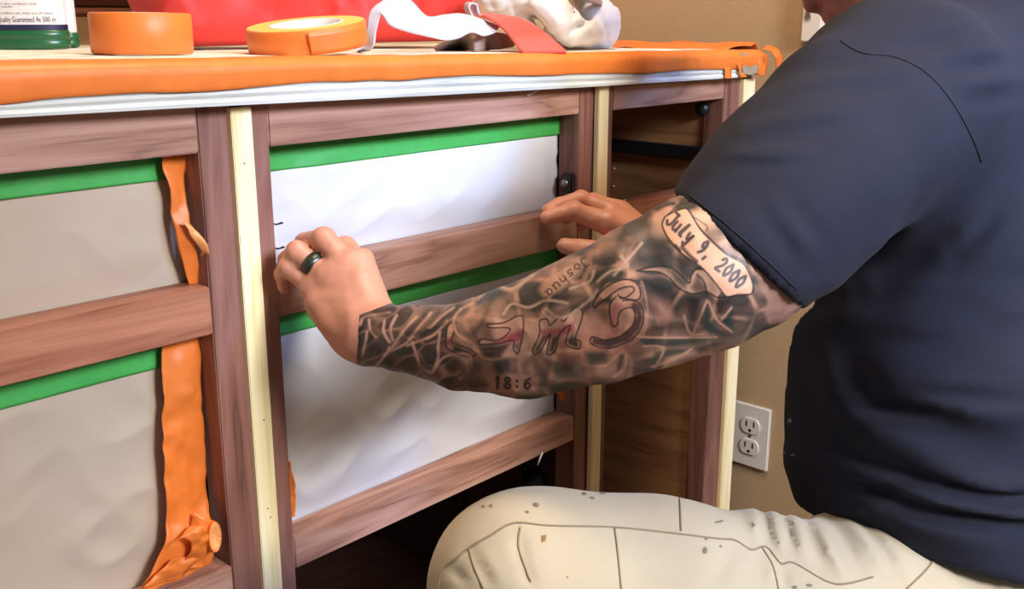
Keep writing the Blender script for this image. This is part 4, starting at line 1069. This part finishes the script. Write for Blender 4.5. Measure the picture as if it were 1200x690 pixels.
def letters(s, p0, p1, h, wd, c, squash=.55):
    """single-stroke lettering along p0->p1, height h to the right-hand side"""
    G_ = {'J': [[(.9, 0), (.9, .8), (.5, 1), (.1, .8)], [(.4, 0), (1, 0)]], 'u': [[(.1, .4), (.1, .85), (.4, 1), (.8, .85), (.8, .4)], [(.8, .8), (.9, 1)]], 'l': [[(.4, 1), (.2, .8), (.5, 0), (.4, .8), (.7, 1)]],
          'y': [[(.1, .4), (.2, .75), (.5, .85), (.8, .4)], [(.8, .4), (.6, 1.3), (.2, 1.2)]], '9': [[(.8, .3), (.5, 0), (.15, .25), (.4, .55), (.8, .3), (.75, .7), (.4, 1)]], ',': [[(.4, .9), (.3, 1.15)]], '.': [[(.4, .9), (.45, .95)]],
          '2': [[(.1, .25), (.4, 0), (.8, .2), (.6, .6), (.1, 1), (.9, 1)]], '0': [[(.5, 0), (.1, .5), (.5, 1), (.9, .5), (.5, 0)]], '1': [[(.3, .2), (.6, 0), (.5, 1)]], '8': [[(.5, 0), (.2, .25), (.5, .5), (.85, .75), (.5, 1), (.15, .75), (.5, .5), (.8, .25), (.5, 0)]],
          ':': [[(.4, .3), (.45, .35)], [(.4, .8), (.45, .85)]], '6': [[(.8, .1), (.3, .3), (.15, .75), (.5, 1), (.85, .7), (.5, .5), (.2, .7)]], 's': [[(.8, .45), (.4, .4), (.3, .6), (.7, .75), (.6, 1), (.1, .95)]], 'h': [[(.2, 0), (.15, 1)], [(.15, .65), (.5, .45), (.8, .6), (.8, 1)]],
          'a': [[(.8, .5), (.4, .4), (.1, .7), (.4, 1), (.8, .7)], [(.8, .45), (.8, .9), (.95, 1)]], 'o': [[(.5, .4), (.1, .7), (.5, 1), (.9, .7), (.5, .4)]], ' ': []}
    p0, p1 = np.array(p0, float), np.array(p1, float); e = (p1 - p0) / len(s); nn_ = np.array([-e[1], e[0]]) / np.linalg.norm(e)
    for i, ch in enumerate(s):
        for st in G_.get(ch, []): put(seg([tuple(p0 + e * (i + .12 + u * .76) + nn_ * (v - .5) * h) for u, v in st], wd, 1.0), c, .95)


letters('July 9, 2000', (784, 253), (872, 333), 17, 3.6, lc((54, 52, 54)))
put(poly(t6([(395, 195), (370, 160), (400, 110), (480, 60), (560, 10), (600, 20), (560, 90), (470, 170)]), 6), lc((196, 150, 124)), .75)
letters('Joshua', (690, 303), (641, 347), 11, 1.8, lc((60, 50, 46))); put(seg(t6([(395, 195), (370, 160), (400, 110), (480, 60), (540, 30), (575, 50), (530, 110), (470, 170), (395, 195)]), 1.3, 1.2), lc((120, 96, 84)), .6)
put(poly([(570, 440), (600, 437), (632, 441), (630, 460), (600, 462), (572, 459)], 6), lc((170, 124, 102)), .75)
letters('18:6', (577, 448), (624, 449), 13, 3.4, blk)
# the big words: I AM, then the looped B
def big(outline, fillp, lines=1.7):
    put(poly(outline, 2), rim, .95)
    for pg, c_, k_ in fillp: put(poly(pg, 5), c_, k_)
    put(seg(outline + outline[:1], lines, 1.1), blk, .95)
big(t5([(555, 285), (565, 210), (590, 185), (603, 230), (585, 290), (610, 310), (700, 345), (722, 380), (640, 375), (560, 330)]), [(t5([(550, 290), (590, 270), (600, 310), (545, 330)]), red2, .8), (t5([(590, 310), (700, 350), (715, 378), (600, 355)]), blk, .85)])
big(t6([(125, 325), (200, 318), (270, 285), (295, 290), (298, 340), (290, 400), (270, 465), (250, 440), (250, 400), (180, 415), (90, 420), (100, 395), (180, 400), (235, 345), (140, 340)]), [(t6([(180, 395), (240, 365), (290, 355), (290, 410), (240, 410), (140, 420)]), red2, .85), (t6([(250, 420), (285, 410), (270, 462)]), blk, .8)])
put(poly(t6([(80, 435), (140, 430), (235, 415), (190, 480), (120, 485)]), 5), blk, .85); put(seg(t6([(75, 425), (100, 480), (190, 490), (240, 425)]), 1.6, 1.2), rim, .8)
big(t6([(340, 450), (375, 370), (375, 310), (410, 300), (425, 330), (470, 290), (490, 310), (545, 245), (578, 260), (572, 310), (545, 390), (568, 405), (565, 440), (510, 430), (500, 400), (520, 330), (470, 370), (450, 450), (410, 465), (425, 370), (380, 450), (350, 465)]), [(t6([(380, 350), (480, 340), (540, 310), (540, 360), (480, 375), (390, 395)]), red2, .75), (t6([(345, 455), (385, 385), (410, 385), (370, 455)]), blk, .9), (t6([(412, 460), (435, 385), (468, 380), (445, 455)]), blk, .9), (t6([(500, 400), (530, 370), (560, 410), (560, 438), (515, 428)]), blk, .9)])
put(poly(t7([(60, 240), (130, 140), (240, 115), (300, 150), (310, 200), (290, 240), (320, 300), (310, 370), (230, 440), (130, 465), (55, 440), (60, 400), (150, 415), (240, 380), (280, 310), (250, 260), (200, 280), (190, 340), (160, 350), (150, 300), (160, 200)]), 3), lc((200, 146, 120)), .9)
put(seg(t7([(72, 262), (66, 235), (120, 165), (200, 122), (270, 125), (302, 170), (298, 215), (262, 222), (200, 205)]), 1.9, 1.1), blk, .95)
put(seg(t7([(72, 262), (130, 215), (200, 165), (262, 155), (268, 180), (215, 215), (190, 195)]), 1.8, 1.1), blk, .95)
put(poly(t7([(150, 260), (180, 235), (215, 245), (250, 245), (240, 262), (205, 275), (188, 300), (190, 345), (160, 352), (150, 310)]), 5), red2, .5)
put(poly(t7([(275, 225), (305, 250), (318, 310), (300, 370), (240, 430), (140, 465), (60, 445), (62, 408), (120, 425), (200, 405), (260, 355), (285, 300), (255, 250)]), 4), lc((58, 34, 42)), .9)
put(seg(t7([(215, 225), (270, 222), (308, 250), (320, 310), (300, 375), (240, 432), (140, 466), (58, 445), (60, 408), (130, 425), (210, 400), (265, 350), (278, 300), (262, 262), (215, 270), (192, 300), (188, 345), (162, 352), (150, 300), (150, 245), (180, 205)]), 1.7, 1.1), blk, .95)
put(seg(t7([(310, 130), (330, 200), (340, 290), (320, 390), (250, 450)]), 2.6, 2), rim, .5)
# long pale flames at the wrist end, dark between them
for L in (([(60, 200), (90, 150), (230, 130)]), ([(110, 170), (120, 230), (150, 270)]), ([(200, 175), (195, 240), (230, 300)]), ([(270, 145), (235, 220), (250, 290)]), ([(385, 155), (330, 210), (250, 320), (215, 360)]), ([(470, 130), (400, 210), (330, 300), (240, 350)]), ([(600, 100), (530, 150), (470, 210), (450, 215)]), ([(560, 180), (480, 260), (380, 300), (330, 320)]), ([(360, 300), (390, 390), (420, 450), (470, 475)]), ([(520, 240), (510, 330), (510, 390), (480, 470)]), ([(480, 470), (540, 390), (640, 365), (700, 390), (690, 460), (640, 510)]), ([(310, 385), (380, 380), (400, 440)]), ([(150, 440), (215, 360), (225, 330)]), ([(640, 110), (600, 170), (620, 250), (700, 300)]), ([(700, 80), (640, 110)]), ([(70, 380), (90, 300), (100, 240)])): put(seg(t5(L), 2.8, 2.2), lc((200, 150, 130)), .8)
for L in (([(60, 220), (50, 300), (60, 370)]), ([(75, 150), (150, 128), (225, 140)]), ([(300, 290), (360, 220), (430, 150)]), ([(330, 250), (450, 240), (540, 190)]), ([(240, 370), (220, 430), (300, 480)]), ([(520, 120), (460, 190), (400, 270)])): put(seg(t5(L), 6, 5), blk, .6)
for cx_, cy_, r_ in ((478, 418, 9), (497, 427, 9), (530, 427, 10), (556, 430, 10), (588, 428, 10), (460, 421, 8), (440, 410, 9), (535, 410, 7)):
    d = np.hypot(x - cx_, (y - cy_) * 1.1); m_ = np.nonzero((d < r_ + 4) & (fr_ > -.1))[0]; put((m_, np.clip((r_ - d[m_]) / 6 + .3, 0, 1)), blk, .62)
for pg, k_ in (([(390, 215), (470, 195), (515, 190), (480, 230), (400, 242)], .8), ([(225, 222), (300, 215), (345, 245), (240, 252)], .8), ([(295, 195), (320, 130), (352, 108), (340, 160), (312, 205)], .75), ([(600, 130), (650, 60), (700, 35), (731, 60), (650, 115)], .8), ([(590, 460), (700, 445), (690, 500), (610, 520)], .85), ([(150, 500), (235, 490), (240, 550), (170, 552)], .8), ([(400, 495), (440, 490), (530, 560), (470, 570)], .6), ([(400, 610), (520, 600), (560, 630), (440, 655)], .8), ([(0, 520), (60, 560), (130, 610), (60, 640), (0, 610)], .7), ([(20, 370), (80, 330), (130, 250), (150, 200), (110, 320), (60, 400)], .75), ([(560, 250), (620, 200), (640, 240), (600, 280)], .55), ([(480, 250), (560, 225), (540, 240), (470, 275)], .6), ([(340, 480), (400, 520), (400, 590), (350, 570)], .6)):
    put(poly(t6(pg), 7), lc((50, 46, 44)), k_)
t2 = lambda L: [(640 + a / 2.76, 220 + b / 2.76) for a, b in L]
for pg, k_ in (([(290, 190), (330, 150), (385, 160), (420, 215), (480, 250), (440, 275), (330, 250), (285, 240)], .75), ([(180, 200), (240, 190), (235, 230), (170, 255)], .6), ([(20, 350), (60, 335), (110, 350), (60, 375)], .7), ([(440, 430), (500, 400), (540, 440), (470, 470)], .5), ([(640, 400), (690, 390), (680, 440), (650, 445)], .7), ([(20, 560), (90, 570), (160, 580), (100, 620), (20, 600)], .6), ([(560, 470), (640, 450), (720, 430), (640, 490), (560, 500)], .6)):
    put(poly(t2(pg), 9), lc((50, 48, 46)), k_)
# lines in the smoke above the words
for L in (([(560, 350), (580, 335), (600, 338), (625, 322)]), ([(590, 368), (600, 356), (620, 360), (640, 352), (665, 355)]), ([(640, 362), (660, 372), (690, 352), (700, 340)]), ([(700, 330), (715, 318), (735, 312), (728, 300)]), ([(720, 322), (735, 305), (752, 285)]), ([(668, 338), (690, 330), (696, 318)])): put(seg(L, 3, 2.5), lc((206, 170, 146)), .7)
put(seg([(770, 245), (780, 240), (790, 238)], 4, 2), blk, .8); put(seg([(782, 252), (796, 240), (806, 238)], 1.5, 1), blk, .8)
# bare grey-brown skin by the sleeve
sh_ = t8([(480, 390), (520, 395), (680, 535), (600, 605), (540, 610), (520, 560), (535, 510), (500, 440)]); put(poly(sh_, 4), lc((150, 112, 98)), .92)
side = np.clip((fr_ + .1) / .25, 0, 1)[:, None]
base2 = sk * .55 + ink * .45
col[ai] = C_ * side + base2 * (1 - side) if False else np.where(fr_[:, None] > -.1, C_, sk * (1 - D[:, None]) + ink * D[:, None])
# small dark mark on the far hand
m_ = (np.hypot(PX_[:, 0] - 725, (PX_[:, 1] - 268) * .5) < 5) & (front > .1) & (par > 20)
ca = me.color_attributes.new('skin_colour', 'FLOAT_COLOR', 'POINT'); ca.data.foreach_set('color', np.concatenate([np.clip(col, 0, 1), np.ones((n, 1))], 1).astype(np.float32).ravel())

# ring on the left ring finger
pa_, pb_ = fL[2][0][0], fL[2][1][0]; rc = pa_ * .52 + pb_ * .48; dv = Vector(pb_ - pa_).normalized()
bm, rg = lathe_bm([(.0096, -.0052), (.0116, -.0048), (.0122, 0), (.0116, .0048), (.0096, .0052)], rc, 40, dv.to_track_quat('Z', 'Y').to_matrix())
for k in range(40): bm.faces.new([rg[-1][k], rg[-1][(k + 1) % 40], rg[0][(k + 1) % 40], rg[0][k]])
lab(link('ring', bm_mesh(bm), 'ring', man, True), 'dark wide ring on the left hand')
# hair cap
Hf = Field(head_c - .17, head_c + .17, .004)
Hf.ell(hp(-.016, 0, .036), (hd, hs, hu), (.101, .082, .094), .01)
Hf.plane_cut(hp(.062, 0, .06), hd * .9 - hu * .45, Hf.lo, Hf.lo + .34); Hf.plane_cut(hp(-.02, 0, -.02), -hu - hd * -.0, Hf.lo, Hf.lo + .34)
Hf.displace(lambda P: .002 * noise3(P, 90, 3))
link('hair', Hf.mesh(), 'hair', man, True)

# ------------------------------------------------------------------ T-shirt
S = Field((0.47, -0.92, 0.38), (1.40, 0.12, 1.30), 0.0045)
S.chain([(at(1126, 640, .98), .118), (at(1107, 530, 1.0), .137), (at(1110, 430, 1.0), .135), (at(1130, 270, 1.0), .122), (at(1112, 120, .98), .10)], .03, flat=(SIDE, 1.38))
S.cap(at(1075, 505, .965), at(1078, 400, .97), .100, .105, .05)
S.cap(at(1170, 60, .98), at(1110, 110, .98), .10, .10, .05)                     # rounded upper back
S.chain([(at(1110, 100, .98), .086), (at(1080, 38, .98), .074), (at(1050, -20, .98), .068)], .025)           # up to the collar
SL = [(at(858, 305, .735), .0620), (at(905, 253, .757), .0635), (at(945, 212, .785), .068), (at(1000, 160, .83), .076), (at(1050, 125, .87), .086), (at(1110, 150, .96), .10)]
S.chain(SL, .025)
S.chain([(at(975, 235, 1.09), .056), (at(1030, 190, 1.11), .062), (at(1095, 145, 1.12), .075), (at(1110, 150, 1.0), .09)], .03)
sax = np.stack([q[0] for q in SL[:4]])


def shirt_folds(P):
    px = pix(P); u, v = px[:, 0], px[:, 1]; out = np.zeros(len(P))
    z = P[:, 2]
    wv = noise3(P * np.array([1, 1, 2.5]), 7, 3)
    bel = np.clip((u - 905) / 120, 0, 1) * np.clip((v - 330) / 120, 0, 1)
    out += bel * 0.0045 * np.sin(z * 95 + 7 * wv + (u - 1000) * .006)
    out += 0.004 * np.abs(noise3(P @ np.array([[1, .2, .5], [0, 1, 0], [-.4, 0, 1.]]).T * np.array([.5, .5, 2.2]), 9, 8))
    out += 0.0018 * noise3(P, 24, 5)
    hemf = np.clip(np.hypot(u - 866, v - 297) / 110 - .25, 0.05, 1); out = (out - .0015) * hemf
    # pull folds fanning across the shoulder and sleeve, explicit creases
    for (ax_, ay_), (bx_, by_), wd, am in (((868, 150), (1040, 120), 8, -.0028), ((850, 182), (960, 178), 7, -.0030), ((925, 98), (1060, 84), 8, -.0030), ((905, 235), (960, 310), 10, -.0030), ((1010, 330), (1110, 290), 16, .005), ((1000, 345), (930, 365), 12, .005), ((1140, 40), (1040, 62), 9, .0035), ((1190, 75), (1110, 80), 10, .003), ((1200, 110), (1130, 118), 9, .003), ((1060, 460), (1200, 470), 9, .004), ((980, 475), (1120, 486), 7, .0035), ((1040, 600), (1190, 615), 8, .005), ((960, 592), (1080, 560), 8, .003), ((1180, 240), (1120, 300), 10, .003)):
        dx, dy = bx_ - ax_, by_ - ay_; L = dx * dx + dy * dy; t_ = np.clip(((u - ax_) * dx + (v - ay_) * dy) / L, 0, 1); d = np.hypot(u - ax_ - t_ * dx, v - ay_ - t_ * dy)
        tp_ = np.sin(np.pi * np.clip(t_, .08, .92)); out += am * tp_ * (np.exp(-(d / wd) ** 2) - .5 * np.exp(-((d - 1.9 * wd) / wd) ** 2))
    return out


S.displace(shirt_folds, .025)
# hem of the sleeve, hem of the shirt, neck opening
nsl = SL[0][0] - SL[1][0]; hemA, hemB = at(796, 233, .735), at(936, 359, .735); hv = hemB - hemA; nn3 = np.cross(hemA - CAM, hemB - CAM); nn3 /= np.linalg.norm(nn3); nn3 = nn3 if nn3 @ nsl > 0 else -nn3
S.plane_cut(hemA, nn3, SL[0][0] - .16, SL[0][0] + .13)
S.plane_cut(at(940, 270, 1.08), at(860, 330, 1.10) - at(1030, 190, 1.11), at(900, 290, 1.10) - .11, at(900, 290, 1.10) + .11)
S.cap(at(1072, 24, .98), at(1040, -70, .98), .0615, .064, .003, 's')
S.plane_cut(at(1006, 18, .98), ZU * .8 + FACE * .75, at(1050, -30, .98) - .13, at(1050, -30, .98) + .13)
hp0 = at(955, 600, 1.0)
S.plane_cut(at(975, 598, 1.0), at(1060, 690, 1.0) - at(1090, 560, 1.0) + 0 * ZU, S.lo, S.lo + S.h * S.n)
shirt = link('t_shirt', S.mesh(), 'shirt', man, True); lab(shirt, 'navy cotton T-shirt'); del S
bs = bvh_of(shirt)
bm = seam_bm(bs, [(985, 48), (1010, 62), (1045, 66), (1078, 80), (1104, 104), (1126, 136), (1142, 168), (1150, 190)], .0007)
link('armhole_seam', bm_mesh(bm), 'thread', shirt, True)
bm = seam_bm(bs, [(808, 229), (850, 262), (895, 302), (934, 340)], .0006); bm and link('hem_stitching', bm_mesh(bm), 'thread', shirt, True)
for i, (cx_, cy_, a, b) in enumerate(((926, 493, 3.5, 4.5), (919, 530, 4, 2.2), (930, 533, 4.5, 1.8))):
    link('paint_mark', bm_mesh(blob_bm(bs, cx_, cy_, a * .7, b * .7, .2, i)), 'speck', shirt)

# ------------------------------------------------------------------ trousers
hipL, hipR = pel - SIDE * .10 - ZU * .05, pel + SIDE * .10 - ZU * .05
kneeL = at(612, 690, .765)
T = Field((0.38, -0.98, 0.02), (1.42, 0.10, 0.66), 0.0048)
footL = np.array([kneeL[0] + .03, kneeL[1] - .02, .10])
T.chain([(pel - ZU * .05, .112), (pel - ZU * .10, .118)], .03, flat=(SIDE, 1.3))
TL = [(at(1150, 735, .93), .104), (at(1010, 742, .885), .094), (at(900, 733, .845), .086), (at(760, 706, .80), .0785), (at(660, 696, .775), .071), (kneeL, .0655)]
T.chain(TL, .03)
T.chain([(kneeL, .065), (kneeL * .55 + footL * .45 + np.array([.02, -.01, 0]), .066), (footL, .058)], .03)
kneeR = pel + FACE * .27 + SIDE * .10; kneeR[2] = .12
footR = kneeR - FACE * .36 + SIDE * .03; footR[2] = .10
T.chain([(hipR, .11), (kneeR * .5 + hipR * .5, .09), (kneeR, .072), (footR, .056)], .03)


T.chain([(at(985, 626, .90), .024), (at(1030, 618, .92), .026), (at(1068, 656, .905), .024)], .012)


def trouser_folds(P):
    px = pix(P); u, v = px[:, 0], px[:, 1]; out = .0016 * noise3(P, 22, 5) + .0035 * np.abs(noise3(P, 9, 9))
    for (ax_, ay_), (bx_, by_), wd, am in (((880, 588), (890, 640), 4, -0.005), ((893, 590), (905, 642), 4, 0.004), ((904, 594), (918, 650), 4, -0.005), ((916, 594), (932, 652), 4, 0.004), ((928, 600), (948, 662), 4, -0.0055), ((942, 602), (966, 676), 5, 0.004), ((955, 606), (996, 690), 5, -0.006), ((972, 604), (1022, 690), 5, 0.005), ((990, 602), (1048, 680), 5, -0.005), ((1004, 606), (1050, 660), 5, 0.004), ((1030, 622), (1075, 690), 6, -0.003), ((606, 625), (612, 660), 4, 0.0045), ((612, 655), (622, 690), 4, 0.0045), ((548, 640), (580, 690), 4, 0.004), ((560, 645), (595, 690), 4, -0.003), ((525, 665), (560, 690), 4, 0.003), ((535, 670), (548, 692), 3, 0.003), ((690, 640), (640, 680), 12, 0.002), ((860, 640), (830, 690), 8, 0.004), ((900, 655), (906, 692), 5, -0.004), ((915, 662), (922, 692), 4, 0.004)):
        dx, dy = bx_ - ax_, by_ - ay_; L = dx * dx + dy * dy; t_ = np.clip(((u - ax_) * dx + (v - ay_) * dy) / L, 0, 1); d = np.hypot(u - ax_ - t_ * dx, v - ay_ - t_ * dy)
        out += am * np.sin(np.pi * np.clip(t_, .1, .9)) * np.exp(-(d / wd) ** 2)
    return out


T.displace(trouser_folds, .025)
tr = link('trousers', T.mesh(), 'trouser', man, True); lab(tr, 'cream canvas work trousers with paint stains'); del T
bt = bvh_of(tr)
seams = [[(514, 690), (516, 676), (522, 664), (536, 654), (549, 643), (576, 627), (603, 613), (645, 616), (720, 618), (780, 624), (840, 631), (861, 633), (880, 644), (898, 641), (915, 660), (931, 660), (978, 684), (1023, 676)],
         [(720, 618), (724, 650), (728, 692)], [(610, 618), (608, 642), (622, 682)], [(550, 643), (556, 665), (568, 692)], [(795, 571), (797, 596), (798, 622)], [(893, 642), (905, 662), (912, 690)], [(1070, 600), (1090, 625), (1115, 642), (1130, 646)], [(1105, 642), (1085, 668), (1062, 690)]]
for s_ in seams:
    bm = seam_bm(bt, s_, .0008)
    if bm: link('seam', bm_mesh(bm), 'seam', tr, True)
stains = [(637, 631, 4.5, 6, 'rust'), (567, 594, 3, 2.2, 'stain'), (576, 593, 2.6, 2, 'stain'), (628, 592, 4.5, 3.5, 'stain'), (618, 600, 4, 2, 'stain'), (685, 579, 4, 2, 'stain'), (694, 584, 4.5, 2, 'stain'), (706, 578, 4, 2, 'stain'), (826, 645, 4, 5, 'stain'), (842, 612, 8, 2, 'stain'), (838, 578, 9, 3, 'stain'), (852, 583, 10, 2, 'stain'), (827, 632, 3, 1.5, 'stain'), (665, 676, 1.5, 1.5, 'stain'), (931, 688, 4, 3, 'stain'), (948, 686, 6, 3, 'stain'), (844, 640, 2.5, 2, 'stain')]
for i, (cx_, cy_, a, b, mt) in enumerate(stains):
    bm = blob_bm(bt, cx_, cy_, a * .8, b * .8, -.3 if a > 7 else .2, i + 3)
    if len(bm.faces): link('paint_stain', bm_mesh(bm), mt, tr)
for p0_, d_ in ((footL, np.array([-.75, .65, 0])), (footR, FACE)):
    d_ = d_ / np.linalg.norm(d_); bf = Field(p0_ - np.array([.25, .25, .12]), p0_ + np.array([.25, .25, .12]), .006); b0_ = p0_.copy(); b0_[2] = .045
    bf.cap(b0_ - d_ * .04, b0_ + d_ * .13, .042, .036, .02); bf.cap(p0_ + ZU * .03, b0_, .046, .044, .02); bf.plane_cut((0, 0, .002), (0, 0, -1), bf.lo, bf.lo + .5)
    link('boot', bf.mesh(), 'boot', man, True)

# low stool that carries him, hidden under the trousers and below the frame
seat = pel - ZU * .24 - FACE * .07
st = thing('step_stool', 'plain wooden stool under the seated man, out of the frame', 'stool', (seat[0], seat[1], 0))
hz = float(pel[2] - .262)
box('seat', (seat[0] - .15, seat[0] + .15, seat[1] - .13, seat[1] + .13, hz - .03, hz), 'oak_h', st, .004)
for sx in (-1, 1):
    for sy in (-1, 1): box('leg', (seat[0] + sx * .12 - .018, seat[0] + sx * .12 + .018, seat[1] + sy * .10 - .018, seat[1] + sy * .10 + .018, 0, hz - .03), 'oak_v', st, .003)
print('pelvis', pel, 'kneeL', kneeL, 'kneeR', kneeR, 'head', head_c)
